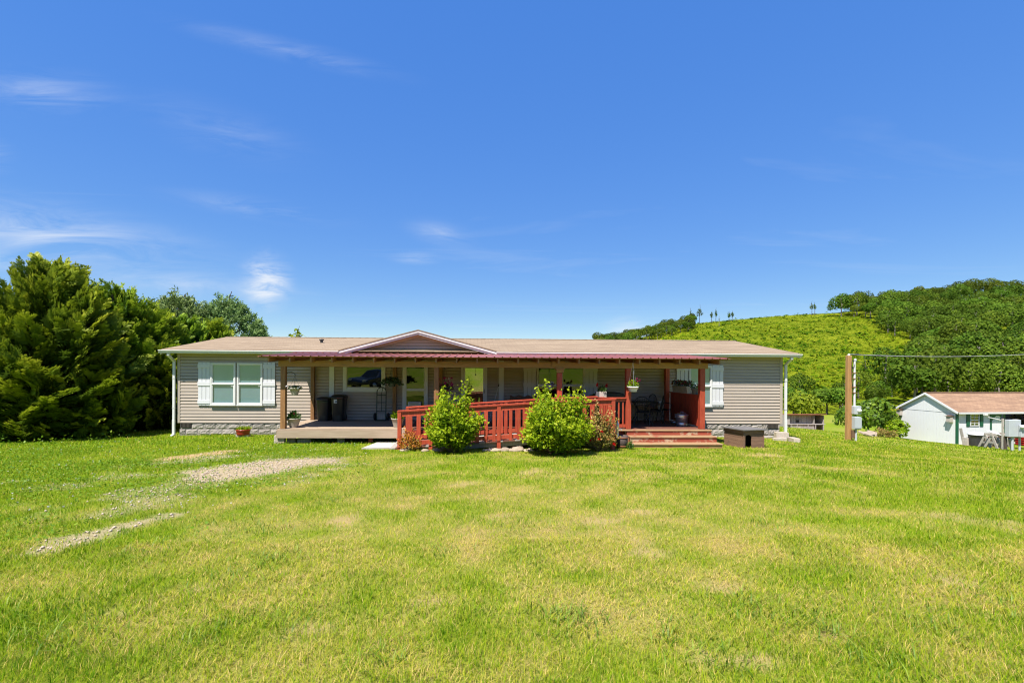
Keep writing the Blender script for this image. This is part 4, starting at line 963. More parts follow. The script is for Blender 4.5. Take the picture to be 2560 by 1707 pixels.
# ================================================================ pots and baskets
def pot(name, label, loc, r0, r1, h, m, rim=.012, cat='flower pot', sq=None, rot=0, group=None):
    t = thing(name, label, cat, loc, rot, group); b = MB(); rr = [(r1*.9*.0, .0), (r0, 0), (r0*1.02, .02), (r0+(r1-r0)*.55, h*.5), (r1, h-.04), (r1+rim, h-.035), (r1+rim, h), (r1-.012, h), (r1-.02, h-.03)]
    b.lathe(rr, (0, 0, 0), 24 if not sq else 24, True, sq); b.build('pot', m, t)
    MB().lathe([(r1-.015, h-.03), (0, h-.02)], (0, 0, 0), 16).build('soil', 'soil', t); return t
def filler(t, z, r, h, n, leafm, seed, leaf=.05, name='foliage', droop=0, sx=1):
    g = np.random.default_rng(seed); d = rand_unit(n, g); d[:, 2] = np.abs(d[:, 2])-droop; rad = g.random((n, 1))**.45
    p = d*rad*np.array([r*sx, r, h])+np.array([0, 0, z]); s = leaf*g.uniform(.6, 1.3, n)
    v, f, a = leaves(p, unit(d+rand_unit(n, g)*.7+np.array([0, 0, .2])), unit(rand_unit(n, g)+np.array([0, 0, .6])), s, s*.7, np.clip(.2+.6*rad[:, 0]*g.random(n)+.2*d[:, 2], 0, 1)); return npmesh(name, v, f, leafm, t, a)
def hanger(t, z, r, top, m='wire', hook=True, n=3):
    b = MB()
    for k in range(n): a = k*6.283/n+.4; b.tube([(math.cos(a)*r, math.sin(a)*r, z), (0, 0, top)], .003, 4)
    if hook: b.tube([(0, 0, top), (.02, 0, top+.03), (0, 0, top+.06)], .004, 5)
    return b.build('hanger', m, t)
p = at(734.5, 1069, -2.3); t = pot('planter', 'taupe round planter with green leaves at the left front of the deck', (p.x, -2.3, DZ), .115, .185, .28, 'taupe', .015); filler(t, .26, .17, .20, 260, 'plant', 61, .07); blooms([(.05, -.1, .42), (.02, -.08, .44)], 'petal_crimson', 'flower', t, .025)
p = ax(995, -2.25); t = pot('planter', 'taupe planter with light green leaves partly hidden behind the ramp post', (p, -2.25, DZ), .115, .185, .28, 'taupe', .015); filler(t, .26, .19, .22, 300, 'lime', 62, .07)
# left hanging pot on a bracket
p = at(737, 988, -2.52); t = pot('hanging_pot', 'taupe hanging pot with small white flowers on a bracket of the corner post', (p.x, p.y, p.z), .085, .145, .22, 'taupe'); filler(t, .21, .2, .07, 170, 'plant', 63, .05, droop=.4)
g = np.random.default_rng(5); blooms(np.stack([g.uniform(-.2, .2, 16), g.uniform(-.16, .05, 16), g.uniform(.18, .30, 16)], 1), 'petal_white', 'flower', t, .032)
hanger(t, .22, .14, .56, n=4)
q0, q1 = at(717, 931, -2.52), at(737.5, 936, -2.52)
MB().tube([(q0.x-p.x, 0, q0.z-p.z-.04), (q0.x-p.x+.04, 0, q0.z-p.z+.01), (q0.x-p.x+.14, 0, q0.z-p.z+.015), (q1.x-p.x-.02, 0, q1.z-p.z+.03), (q1.x-p.x, 0, q1.z-p.z), (q1.x-p.x, 0, .55)], .008, 6).build('bracket', 'iron', t)
def hanging(name, label, px, py_pot_bot, Y, r0, r1, h, potm, top, leafsets, bl, seed, sq=None, wm='wire', droop=.5):
    p = at(px, py_pot_bot, Y); t = pot(name, label, (p.x, Y, p.z), r0, r1, h, potm, .012, 'hanging basket', sq)
    for i, (r, hh, n, lm, ls, sx) in enumerate(leafsets): filler(t, h, r, hh, n, lm, seed+i, ls, 'foliage', droop, sx)
    for i, (n, ex, zr, pm, s) in enumerate(bl):
        g = np.random.default_rng(seed+50+i); blooms(np.stack([g.uniform(-ex, ex, n), g.uniform(-.9*ex, .2*ex, n), g.uniform(zr[0], zr[1], n)], 1), pm, 'flower', t, s, seed+i)
    hanger(t, h, r1, top-p.z-.06, wm); return t
hanging('hanging_basket', 'dark green hanging basket with orange flowers in front of a timber post', 980, 966, -1.7, .09, .14, .16, 'pot_green', 2.46, [(.34, .20, 420, 'basket_leaf', .075, 1.0)], [(5, .2, (.17, .3), 'petal_orange', .035)], 200)
hanging('hanging_basket', 'hanging basket overflowing with magenta and red flowers near the storm door', 1112, 981, -1.8, .09, .14, .16, 'pot_green', 2.46, [(.24, .2, 160, 'basket_leaf', .06, 1.1)], [(42, .26, (.05, .46), 'petal_magenta', .045), (9, .08, (.0, .12), 'petal_red', .055), (6, .2, (.3, .45), 'petal_white', .03)], 210)
hanging('hanging_basket', 'blue grey pot with pink and white flowers in front of the kitchen window', 1373, 975, -2.45, .09, .115, .18, 'pot_blue', 2.34, [(.15, .07, 90, 'basket_leaf', .045, 1.)], [(14, .10, (.19, .27), 'petal_crimson', .035), (10, .16, (.19, .24), 'petal_white', .035)], 220, droop=.2)
hanging('hanging_basket', 'white square hanging pot with yellow green foliage before the red post', 1582, 979, -2.82, .10, .145, .155, 'pot_white', 2.55, [(.14, .16, 130, 'lime', .07, 1.)], [(7, .17, (.2, .4), 'petal_magenta', .04)], 230, sq=.45, wm='aluminium', droop=.0)
# wooden cube planter with red geraniums on the rail
x = ax(1508, PYF-.05)
t = thing('cube_planter', 'small square wooden planter with two red geranium heads on the railing', 'planter', (x, PYF+.05, rt+.001)); MB().box(-.105, .105, -.10, .10, 0, .175).build('box', 'planter_wood', t, bevel=.005); bx('soil', 'soil', t, -.09, .09, -.085, .085, .1755, .18, False)
filler(t, .18, .12, .15, 150, 'plant', 71, .05); b = MB(); b.tube([(-.03, 0, .18), (-.15, -.02, .34)], .004, 4).tube([(.03, 0, .18), (.12, -.02, .34)], .004, 4); b.build('stems', 'stem', t)
g = np.random.default_rng(9); blooms(np.concatenate([g.normal(size=(14, 3))*.018+np.array([-.155, -.02, .36]), g.normal(size=(14, 3))*.018+np.array([.125, -.02, .355])]), 'petal_red', 'flower', t, .035)
bx('shaded_side', 'pot_grey', t, -.19, -.115, -.06, .12, 0, .17, False)  # dark block for the planter's shaded side, its shade put into the colour
# window boxes on the half wall
ht = (hz0+hz1)/2+.018
t = thing('flower_box', 'long weathered wooden flower box with crimson and white flowers on the half wall', 'planter', (hx+.06, -1.08, ht)); b = MB(); b.prism([(-.09, 0), (.09, 0), (.125, .21), (-.125, .21)], 'y', -.55, .55); b.build('box', 'planter_wood', t)
bx('rim', 'planter_wood', t, -.135, .135, -.56, .56, .2105, .225, False)
g = np.random.default_rng(3); n = 420; d = np.stack([g.uniform(-.17, .14, n), g.uniform(-.56, .56, n), .22+.17*g.random(n)], 1); v, f, a = leaves(d, unit(rand_unit(n, g)+np.array([0, 0, .4])), rand_unit(n, g), .055*g.uniform(.6, 1.2, n), .04, g.random(n)); npmesh('foliage', v, f, 'basket_leaf', t, a)
blooms(np.stack([g.uniform(-.18, .14, 46), g.uniform(-.56, .56, 46), g.uniform(.26, .40, 46)], 1), 'petal_crimson', 'flower', t, .04, 4); blooms(np.stack([g.uniform(-.18, .05, 9), g.uniform(.1, .56, 9), g.uniform(.26, .36, 9)], 1), 'petal_white', 'flower', t, .034, 5)
t = pot('flower_pot', 'dark grey pot with green leaves at the front end of the half wall', (hx+.05, -2.02, ht), .09, .13, .19, 'pot_grey'); filler(t, .19, .15, .13, 130, 'plant', 81, .055); blooms([(.03, -.1, .30), (.05, -.08, .31)], 'petal_white', 'flower', t, .025)
# red tub at the foundation
p = ground_at(609, 1086); p.y = -.62; x = ax(609, -.62)
blk = MB().box(-.2, .2, -.1, .1, -.03, .07).build('paving_block', 'cinder'); blk.location = (x, -.62, gzf(x, -.62)); tag(blk, 'flat concrete block under the red tub', 'block')
t = pot('red_tub', 'dark red enamel tub of grass with a wire frame by the foundation', (x, -.62, gzf(x, -.62)+.071), .19, .215, .17, 'red_enamel', .008); g = np.random.default_rng(6); n = 260
d = np.stack([g.uniform(-.18, .18, n), g.uniform(-.16, .16, n), np.full(n, .15)], 1); v, f, a = leaves(d, unit(rand_unit(n, g)*.5+np.array([0, 0, .8])), rand_unit(n, g), g.uniform(.07, .17, n), .022, g.uniform(.3, 1, n)); npmesh('foliage', v, f, 'lime', t, a)
MB().tube([(-.14, .02, .12), (-.12, .02, .44)], .006, 4).tube([(-.06, .0, .12), (-.02, .0, .47)], .006, 4).tube([(-.13, .02, .33), (-.04, 0, .36)], .005, 4).build('wire_frame', 'grey_wood', t)
# old blocks and timber showing under the deck
for i, (px, py, w, h, m, lab) in enumerate([(695, 1090, .13, .12, 'cinder', 'upper of two concrete blocks stacked beside the deck corner post'), (695, 1104, .15, .11, 'cinder', 'lower of two concrete blocks stacked beside the deck corner post'), (730, 1100, .24, .2, 'stone', 'tan stone block under the left end of the deck'), (762, 1104, .38, .12, 'grey_wood', 'short timber lying under the deck'), (853, 1104, .2, .14, 'grey_wood', 'square wooden block under the middle of the deck')]):
    Y = -2.45 if i < 2 else -2.3; x = ax(px, Y); z = gzf(x, Y)+(.112 if i == 0 else 0); o = MB().box(-w/2, w/2, -.1, .1, -.02, h).build('support_block', m, None, bevel=.01); o.location = (x, Y, z); o.rotation_euler.z = .1*i; tag(o, lab, 'block')

# ================================================================ things on the porch
def bin_(px0, px1, py0, Y, label, lid_z, tilt=0):
    x0, x1 = ax(px0, Y), ax(px1, Y); w = (x1-x0)*.93; h = at((px0+px1)/2, py0, Y).z-DZ; t = thing('trash_bin', label, 'trash bin', ((x0+x1)/2, Y+.2, DZ))
    b = MB(); k = 10
    def ring(s, sy, z, r=.16):
        out = []
        for cx, cy, a0 in ((1, 1, 0), (-1, 1, 90), (-1, -1, 180), (1, -1, 270)):
            for j in range(4): a = R(a0+j*30); out.append((cx*(s/2-r*s)+math.cos(a)*r*s, cy*(sy/2-r*sy)+math.sin(a)*r*sy, z))
        return out
    levels = [(w*.74, .40, 0), (w*.77, .42, .06), (w*.90, .50, h*.82), (w*.92, .51, h*.84), (w*.96, .54, h*.845), (w*.96, .54, h*.88)]
    vs = []; 
    for a, c, z in levels: vs += ring(a, c, z)
    n = 16; b.add(vs, [(i*n+j, i*n+(j+1) % n, (i+1)*n+(j+1) % n, (i+1)*n+j) for i in range(len(levels)-1) for j in range(n)], True); b.add(vs[:n], [tuple(range(n))]); b.build('body', 'plastic_black', t)
    b = MB(); vs = ring(w, .57, h*.882)+ring(w, .57, h*.91)+ring(w*.8, .44, h*.975)+ring(w*.4, .22, h); b.add(vs, [(i*n+j, i*n+(j+1) % n, (i+1)*n+(j+1) % n, (i+1)*n+j) for i in range(3) for j in range(n)], True); b.add(vs[-n:], [tuple(range(n))]); b.build('lid', 'plastic_black', t)
    for s in (-1, 1):
        MB().lathe([(0, -.02), (.09, -.02), (.1, -.01), (.1, .01), (.09, .02), (0, .02)], (0, 0, 0), 14).build('wheel', 'tyre', t); o = t.children[-1]; o.rotation_euler = (0, R(90), 0); o.location = (s*w*.34, .2, .095)
    MB().tube([(-w*.3, .28, h*.86), (-w*.3, .34, h*.88), (w*.3, .34, h*.88), (w*.3, .28, h*.86)], .012, 6).build('handle', 'plastic_black', t)
    MB().prism([(-w*.22, .02), (w*.22, .02), (w*.16, h*.55), (-w*.16, h*.55)], 'y', -.218, -.205).build('front_panel', 'plastic_black', t)
    return t, w, h
t, w, h = bin_(788.5, 826, 992, -.52, 'black wheeled trash bin with domed lid, nearer the timber post', .9); bx('rim_stripe', 'green_trim', t, -w*.4, w*.4, -.262, -.256, h*.80, h*.815, False)
t, w, h = bin_(824.5, 864, 986, -.55, 'taller black trash bin with a blue and white sticker', .9); s = bx('sticker', 'white', t, -w*.22, -.0, -.262, -.257, h*.68, h*.82, False); bx('sticker_patch', 'pot_blue', s, -w*.12, -.005, -.265, -.2625, h*.70, h*.77, False); bx('rim_stripe', 'red_plastic', t, w*.0, w*.36, -.275, -.27, h*.855, h*.865, False)
# hand truck
x0, x1 = ax(942, -.3), ax(965, -.3); c = (x0+x1)/2; hw = (x1-x0)/2; hh = at(953, 968, -.3).z-DZ
t = thing('hand_truck', 'dark green two wheeled hand truck standing against the wall', 'hand truck', (c, -.3, DZ))
arc = [(-hw, 0, 0), (-hw, .05, hh-hw)]+[(math.cos(a)*hw, .05, hh-hw+math.sin(a)*hw) for a in np.linspace(math.pi, 0, 9)[1:-1]]+[(hw, .05, hh-hw), (hw, 0, 0)]
MB().tube(arc, .016, 8).build('frame', 'pot_green', t)
for z in (.30, .60, .86): MB().tube([(-hw, .04, z), (hw, .04, z)], .012, 6).build('crossbar', 'pot_green', t)
MB().tube([(0, .04, .3), (0, .045, .9), (.03, .05, hh-.08), (.02, .05, hh)], .009, 6).build('centre_bar', 'pot_green', t)
bx('toe_plate', 'pot_green', t, -hw-.02, hw+.02, -.16, .0, .0, .012, False); bx('axle_plate', 'grey_wood', t, -hw, hw, .02, .03, .03, .22, False)
for s in (-1, 1):
    wv = MB().lathe([(.03, -.03), (.10, -.035), (.125, -.02), (.125, .02), (.10, .035), (.03, .03)], (0, 0, 0), 16).build('wheel', 'tyre', t); wv.rotation_euler = (0, R(90), 0); wv.location = (s*(hw+.07), .09, .125)
    MB().lathe([(0, -.02), (.045, -.02), (.045, .02), (0, .02)], (0, 0, 0), 10).build('hub', 'iron', wv)
# mop leaning by the white trim
a, b_ = at(1247.5, 960, -.2), at(1224, 1056, -.5)
t = thing('mop', 'thin white handled mop leaning on the wall beside the white trim board', 'mop', (b_.x, b_.y, DZ)); e = Vector((a.x-b_.x, a.y-b_.y, a.z-DZ)); MB().tube([(0, 0, .06), e], .011, 6).build('handle', 'white', t); MB().tube([e*.93, e*1.0], .016, 6).build('grip', 'tyre', t)
MB().lathe([(0, .14), (.03, .13), (.09, .05), (.11, .0), (0, 0)], (0, 0, .0), 10).build('mop_head', 'grey_wood', t)
# bench under the porch
x0, x1 = ax(1276, -.55), ax(1345, -.55); zb = at(1300, 988, -.55).z
t = thing('porch_bench', 'dark brown wooden bench with carved back against the wall', 'bench', ((x0+x1)/2, -.6, DZ)); L2 = (x1-x0)/2; Z = zb-DZ
bx('seat', 'brown_wood', t, -L2, L2, -.3, .2, .40, .44, False)
prof = [(-L2, .55), (L2, .55)]+[(L2-2*L2*k/24, Z-.03+.03*math.cos(k/24*math.pi*6)) for k in range(25)]
MB().prism(prof, 'y', .20, .235).build('backrest', 'brown_wood', t)
for s in (-1, 1):
    bx('arm', 'brown_wood', t, s*(L2-.03)-.03, s*(L2-.03)+.03, -.30, .199, .62, .66, False)
    for y in (-.27, .17): bx('leg', 'brown_wood', t, s*(L2-.03)-.025, s*(L2-.03)+.025, y-.025, y+.025, 0, .62 if y < 0 else .4, False)
# covered grill
x0, x1 = ax(1458, -1.3), ax(1566, -1.3); zt = at(1520, 980, -1.3).z-DZ; c = (x0+x1)/2; q = (x1-x0)/2
t = thing('covered_grill', 'barbecue grill under a black fabric cover behind the railing', 'grill', (c, -1.3, DZ))
b = MB(); prof = [(-q, .12), (-q, .62), (-q*.96, .80), (-q*.30, zt-.04), (q*.05, zt), (q*.60, zt-.005), (q*.75, zt-.04), (q, zt-.26), (q, .12)]
vs = []
for sc, y in ((.94, -.34), (1, -.30), (1.01, 0), (1, .30), (.94, .34)): vs += [(px_*sc, y, .12+(pz-.12)*(.985 if abs(y) > .31 else 1)) for px_, pz in prof]
n = len(prof); b.add(vs, [(i*n+j, i*n+j+1, (i+1)*n+j+1, (i+1)*n+j) for i in range(4) for j in range(n-1)], True); b.add(vs[:n], [tuple(range(n))]); b.add(vs[-n:], [tuple(range(n))]); b.build('cover', 'cover_black', t)
for sx in (-1, 1):
    for sy in (-1, 1): bx('leg', 'iron', t, sx*q*.8-.02, sx*q*.8+.02, sy*.22-.02, sy*.22+.02, 0, .2, False)
# patio set
t = thing('patio_table', 'round black iron patio table on the red deck', 'table', (ax(1604, -.95), -.95, DZ)); tz = .72
MB().lathe([(0, tz), (.53, tz), (.55, tz-.01), (.55, tz-.03), (.52, tz-.03), (0, tz-.02)], (0, 0, 0), 28).build('tabletop', 'iron', t)
for k in range(4):
    a = k*math.pi/2+.6; MB().tube([(math.cos(a)*.42, math.sin(a)*.42, 0), (math.cos(a)*.25, math.sin(a)*.25, .2), (math.cos(a)*.14, math.sin(a)*.14, .42), (math.cos(a)*.34, math.sin(a)*.34, tz-.03)], .013, 6).build('leg', 'iron', t)
MB().lathe([(.15, .40), (.165, .41), (.15, .42)], (0, 0, 0), 14).build('ring', 'iron', t)
def chair(px, Y, rz, label):
    t = thing('patio_chair', label, 'chair', (ax(px, Y), Y, DZ), rz, 'black iron patio chairs')
    b = MB()
    for i in range(9): y = -.22+i*.055; b.tube([(-.21, y, .42-.01*math.sin(i)), (0, y, .405), (.21, y, .42)], .006, 4)
    b.tube([(-.23, -.23, .42), (.23, -.23, .42), (.21, .22, .42), (-.21, .22, .42), (-.23, -.23, .42)], .013, 6); b.build('seat', 'iron', t)
    b = MB(); hoop = [(-.2, .22, .42), (-.22, .28, .70)]+[(math.cos(a)*.22, .31, .74+math.sin(a)*.18) for a in np.linspace(math.pi, 0, 9)]+[(.22, .28, .70), (.2, .22, .42)]
    b.tube(hoop, .013, 6)
    for x in (-.13, -.065, 0, .065, .13): b.tube([(x*.8, .22, .43), (x*1.1, .27, .62), (x, .305, .74+math.sqrt(max(.01, .05-x*x))*.78)], .006, 4)
    b.tube([(-.2, .27, .62), (0, .28, .66), (.2, .27, .62)], .007, 4); b.build('backrest', 'iron', t)
    for s in (-1, 1):
        MB().tube([(s*.22, .29, .66), (s*.27, .1, .64), (s*.28, -.15, .63), (s*.27, -.23, .58), (s*.235, -.22, .43)], .012, 6).build('arm', 'iron', t)
        MB().tube([(s*.23, -.22, .42), (s*.25, -.27, .2), (s*.22, -.24, .0)], .012, 6).build('leg', 'iron', t); MB().tube([(s*.21, .21, .42), (s*.22, .28, .2), (s*.23, .31, .0)], .012, 6).build('leg', 'iron', t)
    return t
chair(1610, -1.62, R(150), 'iron chair drawn up to the front of the patio table'); chair(1634, -1.15, R(-105), 'iron chair at the right side of the patio table'); cc = chair(1652, -.55, R(35), 'iron chair by the half wall holding a white bag')
o = thing('white_bag', 'white bag leaning on the chair beside the half wall', 'bag', (ax(1650, -.62), -.66, DZ+.435)); b = MB(); b.lathe([(0, 0), (.075, .0), (.095, .12), (.105, .27), (.10, .275), (0, .26)], (0, 0, 0), 14, True, .5); b.build('bag', 'white', o); MB().tube([(-.06, 0, .27), (-.05, 0, .35), (.05, 0, .35), (.06, 0, .27)], .007, 5).build('handle', 'white', o)
# galvanised can, dog bowl
p = at(1704, 1064, -1.72); t = thing('galvanised_can', 'galvanised steel can with lid standing on the red deck', 'can', (p.x, -1.72, DZ))
MB().lathe([(0, 0), (.155, 0), (.16, .01), (.165, .03), (.172, .10), (.168, .105), (.175, .11), (.187, .27), (.192, .275), (.188, .285), (.196, .335), (.2, .34), (.2, .35)], (0, 0, 0), 28).build('body', 'steel', t)
MB().lathe([(.208, .335), (.21, .352), (.20, .36), (.12, .40), (.05, .412), (0, .414)], (0, 0, 0), 28).build('lid', 'steel', t); MB().tube([(-.05, 0, .41), (-.045, 0, .445), (.045, 0, .445), (.05, 0, .41)], .008, 6).build('lid_handle', 'steel', t)
for s in (-1, 1): MB().tube([(s*.185, -.03, .30), (s*.215, -.04, .27), (s*.215, .04, .27), (s*.185, .03, .30)], .006, 5).build('handle', 'steel', t)
p = at(1684, 1058, -.95); t = thing('pet_bowl', 'shallow dark pet bowl on the deck behind the steel can', 'bowl', (p.x, -1.0, DZ)); MB().lathe([(0, 0), (.09, 0), (.115, .06), (.108, .06), (.085, .015), (0, .012)], (0, 0, 0), 20).build('bowl', 'steel', t)
# window air conditioners
def ac(px0, px1, py0, py1, Y, label):
    x0, x1, z1, z0 = ax(px0, Y), ax(px1, Y), at(px0, py0, Y).z, at(px0, py1, Y).z; t = thing('air_conditioner', label, 'air conditioner', ((x0+x1)/2, Y, z0)); w, h = (x1-x0)/2, z1-z0
    b = MB(); b.box(-w, -w+.03, -.05, .15, 0, h); b.box(w-.03, w, -.05, .15, 0, h); b.box(-w+.03, w-.03, -.05, .15, h-.03, h); b.box(-w+.03, w-.03, -.05, .15, 0, .03); b.build('case', 'white', t, bevel=.004); bx('core', 'plastic_dark', t, -w+.031, w-.031, -.01, .1, .031, h-.031, False)
    g = MB()
    for k in range(9): z = .045+(h-.09)*k/8; g.box(-w+.031, w-.031, -.035, -.02, z-.006, z+.006)
    g.build('grille', 'aluminium', t)
ac(1021, 1052.5, 1004.5, 1027, -.25, 'white air conditioner in the bottom of the narrow window'); ac(1424, 1461, 985, 1009, -.22, 'white air conditioner under the kitchen window sash')
# barrel and hand pump by the steps
x = ax(1555.5, -3.55); t = thing('half_barrel', 'dark wooden half barrel beside the front steps', 'barrel', (x, -3.55, gzf(x, -3.55)-.01))
MB().lathe([(0, 0), (.13, 0), (.155, .16), (.17, .36), (.15, .36), (.14, .30), (0, .30)], (0, 0, 0), 22).build('staves', 'barrel', t)
for z, r in ((.06, .142), (.29, .168)): MB().lathe([(r, z), (r+.006, z+.002), (r+.006, z+.03), (r, z+.032)], (0, 0, 0), 22).build('hoop', 'rust', t)
x2 = ax(1542, -3.6); t = thing('hand_pump', 'small grey cast iron hand pump on the half barrel', 'pump', (x2+.02, -3.62, gzf(x, -3.55)+.30)); MB().lathe([(.05, 0), (.035, .03), (.03, .25), (.045, .27), (.045, .36), (.03, .39), (.015, .42), (.022, .44), (0, .46)], (0, 0, 0), 12).build('body', 'aluminium', t)
MB().tube([(.03, -.0, .24), (.09, -.01, .24), (.11, -.01, .20)], .014, 6).build('spout', 'aluminium', t); MB().tube([(0, 0, .40), (-.04, 0, .40), (-.06, 0, .14)], .008, 5).build('handle', 'aluminium', t)
shoots(ax(1576, -3.75), -3.75, .10, .22, 58, 16, .05, 'plant', 'young_plant', 'small green weed growing at the foot of the steps', 'plant', .8, .2, 5)
# dog house
x = ax(1879, -3.0); z = gzf(x, -3); t = thing('dog_house', 'weathered brown wooden dog house with flat roof and arched door', 'dog house', (x-.02, -3.15, z), R(10)); w, d, h = .335, .80, .50
for i in range(5):
    z0, z1 = i*h/5, (i+1)*h/5-.006
    bx('plank', 'dog_wood', t, -w, -w+.02, .02, d, z0, z1, False); bx('plank', 'dog_wood', t, w-.02, w, .02, d, z0, z1, False); bx('plank', 'dog_wood', t, -w+.021, w-.021, d-.02, d, z0, z1, False)
    dz = .0
    dl, dr = -w+.06, -w+.27
    top = .38
    if z0 < top-.06: bx('plank', 'dog_wood', t, -w+.001, dl, 0, .019, z0, z1, False); bx('plank', 'dog_wood', t, dr, w-.001, 0, .019, z0, z1, False)
    else: bx('plank', 'dog_wood', t, -w+.001, w-.001, 0, .019, max(z0, top-.02), z1, False)
arch = [(dl, .30)]+[((dl+dr)/2+math.cos(a)*(dr-dl)/2, .30+math.sin(a)*.085) for a in np.linspace(math.pi, 0, 9)]+[(dr, .30), (dr, .401), (dl, .401)]
MB().prism(arch, 'y', .002, .018).build('door_arch', 'dog_wood', t); bx('shade_sheet', 'dark', t, -w+.022, w-.022, .30, .32, .0, h-.01, False)  # black sheet behind the doorway paints in the shade inside
for xx in (-w-.008, w-.022): bx('corner_trim', 'dog_wood', t, xx, xx+.03, -.014, -.001, 0, h, False)
MB().prism([(-.07, h+.012), (d+.04, h-.0), (d+.04, h+.028), (-.07, h+.042)], 'x', -w-.07, w+.09).build('roof', 'dog_roof', t)
bx('fascia', 'dog_wood', t, -w-.02, -w-.001, .0, d, h-.09, h-.002, False)
# concrete blocks by the right downspout
def cblock(loc, rz, label, up=False):
    t = thing('concrete_block', label, 'block', loc, rz, 'loose concrete blocks by the downspout'); b = MB(); a, c, hh = .2, .1, .19; e = .03
    b.box(-a, a, -c, -c+e, 0, hh).box(-a, a, c-e, c, 0, hh).box(-a, -a+e, -c+e, c-e, 0, hh).box(a-e, a, -c+e, c-e, 0, hh).box(-.015, .015, -c+e, c-e, 0, hh); o = b.build('block', 'cinder', t, bevel=.006)
    if up: o.rotation_euler = (R(90), 0, 0); o.location = (0, .09, .10)
    return t
p = ax(1958, -.6); zg = gzf(p, -.6); cblock((p-.02, -.55, zg-.01+.10), R(-8), 'tan concrete block at the base of the right downspout'); cblock((p+.12, -1.0, zg-.04), R(80), 'concrete block with open cores lying on the grass by the downspout'); cblock((p-.2, -.75, zg-.08), R(5), 'half buried concrete block left of the others')

# ================================================================ utility post
Y = 5.5; x = ax(2122, Y); z0 = gzf(x, Y); zt = at(2122, 888, Y).z
t = thing('utility_post', 'tall orange brown timber utility post in the yard', 'post', (x, Y, z0)); Hh = zt-z0
MB().add([(-.12, -.11, -.2), (.10, -.11, -.2), (.10, .10, -.2), (-.12, .10, -.2), (-.105, -.09, Hh), (.09, -.09, Hh-.03), (.09, .09, Hh-.03), (-.105, .09, Hh)], [(4, 5, 6, 7), (0, 1, 5, 4), (1, 2, 6, 5), (2, 3, 7, 6), (3, 0, 4, 7)]).build('timber', 'pole_wood', t, bevel=.02)
zz = lambda py: at(2134, py, Y).z-z0
MB().tube([(.17, -.14, zz(1014)), (.17, -.14, zz(905)), (.19, -.15, zz(900))], .045, 10).build('mast', 'white', t); MB().lathe([(.05, 0), (.06, .05), (.05, .1), (0, .13)], (.19, -.15, zz(903)), 10).build('weatherhead', 'box_grey', t)
for py in (932, 946, 967, 981): bx('strap', 'rust', t, .06, .225, -.2, -.085, zz(py)-.012, zz(py)+.012, False)
m1 = MB().box(.055, .38, -.30, -.1, zz(1034), zz(1014)).build('meter_box', 'box_grey', t, bevel=.012); k = MB().lathe([(.085, 0), (.085, .05), (.07, .10), (0, .12)], (0, 0, 0), 16).build('meter', 'white', m1); k.rotation_euler = (R(90), 0, 0); k.location = (.26, -.30, zz(1025))
m2 = MB().box(.065, .37, -.30, -.1, zz(1071), zz(1040)).build('breaker_box', 'box_grey', t, bevel=.012); bx('box_lid', 'box_grey', m2, .06, .375, -.325, -.301, zz(1068), zz(1042), False)
MB().tube([(.21, -.18, zz(1071)), (.21, -.18, -.1)], .05, 10).build('conduit', 'box_grey', t); bx('junction_block', 'brown_wood', t, .02, .17, -.2, -.105, .12, .5, False)
MB().tube([(.19, -.15, zz(903)), (.0, -.18, zz(902)), (-.02, -.19, zz(915)), (.03, -.2, zz(924)), (.13, -.18, zz(915)), (.17, -.16, zz(905))], .012, 5).tube([(.0, -.17, zz(905)), (.02, -.16, zz(945)), (.12, -.13, zz(985))], .010, 5).tube([(.25, -.15, zz(905)), (.55, -.1, zz(906)), (.75, -.05, zz(918)), (.85, 0, zz(924)), (.9, .1, zz(912)), (.85, .1, zz(888))], .012, 5).build('drip_loop', 'wire', t)
MB().lathe([(.05, 0), (.06, .03), (.03, .09), (0, .1)], (.0, 0, Hh-.02), 10).build('insulator', 'white', t)
a = Vector((x, Y, zt+.05)); b_ = at(2720, 874, 8); pts = [a.lerp(b_, q)-Vector((0, 0, .9*q*(1-q))) for q in np.linspace(0, 1, 14)]
t = thing('overhead_wire', 'thin overhead service wire running right from the utility post', 'wire', a); MB().tube([p-a for p in pts], .014, 5).build('cable', 'wire_alu', t); MB().tube([p-a+Vector((0, -.02, -.02)) for p in pts[:4]], .016, 5).build('cable', 'wire', t)

# ================================================================ white shed at the right
Y = 12.5; p = at(2393, 1112, Y); SXc = p.x; SZ0 = p.z
shed = thing('garden_shed', 'white shed with brown shingle roof and green corner trim', 'shed', (SXc, Y, SZ0), R(5)); LW, DW, WH = 9.5, 3.75, 2.13; RISE = 1.06
b = MB(); b.box(.01, 3.42, .01, .06, 0, WH).box(5.35, LW, .01, .06, 0, WH).box(3.42, 5.35, .01, .06, 1.98, WH); b.box(LW-.06, LW, .06, DW, 0, WH).box(.06, LW-.06, DW-.06, DW, 0, WH); sw = b.build('wall', 'shed_white', shed)
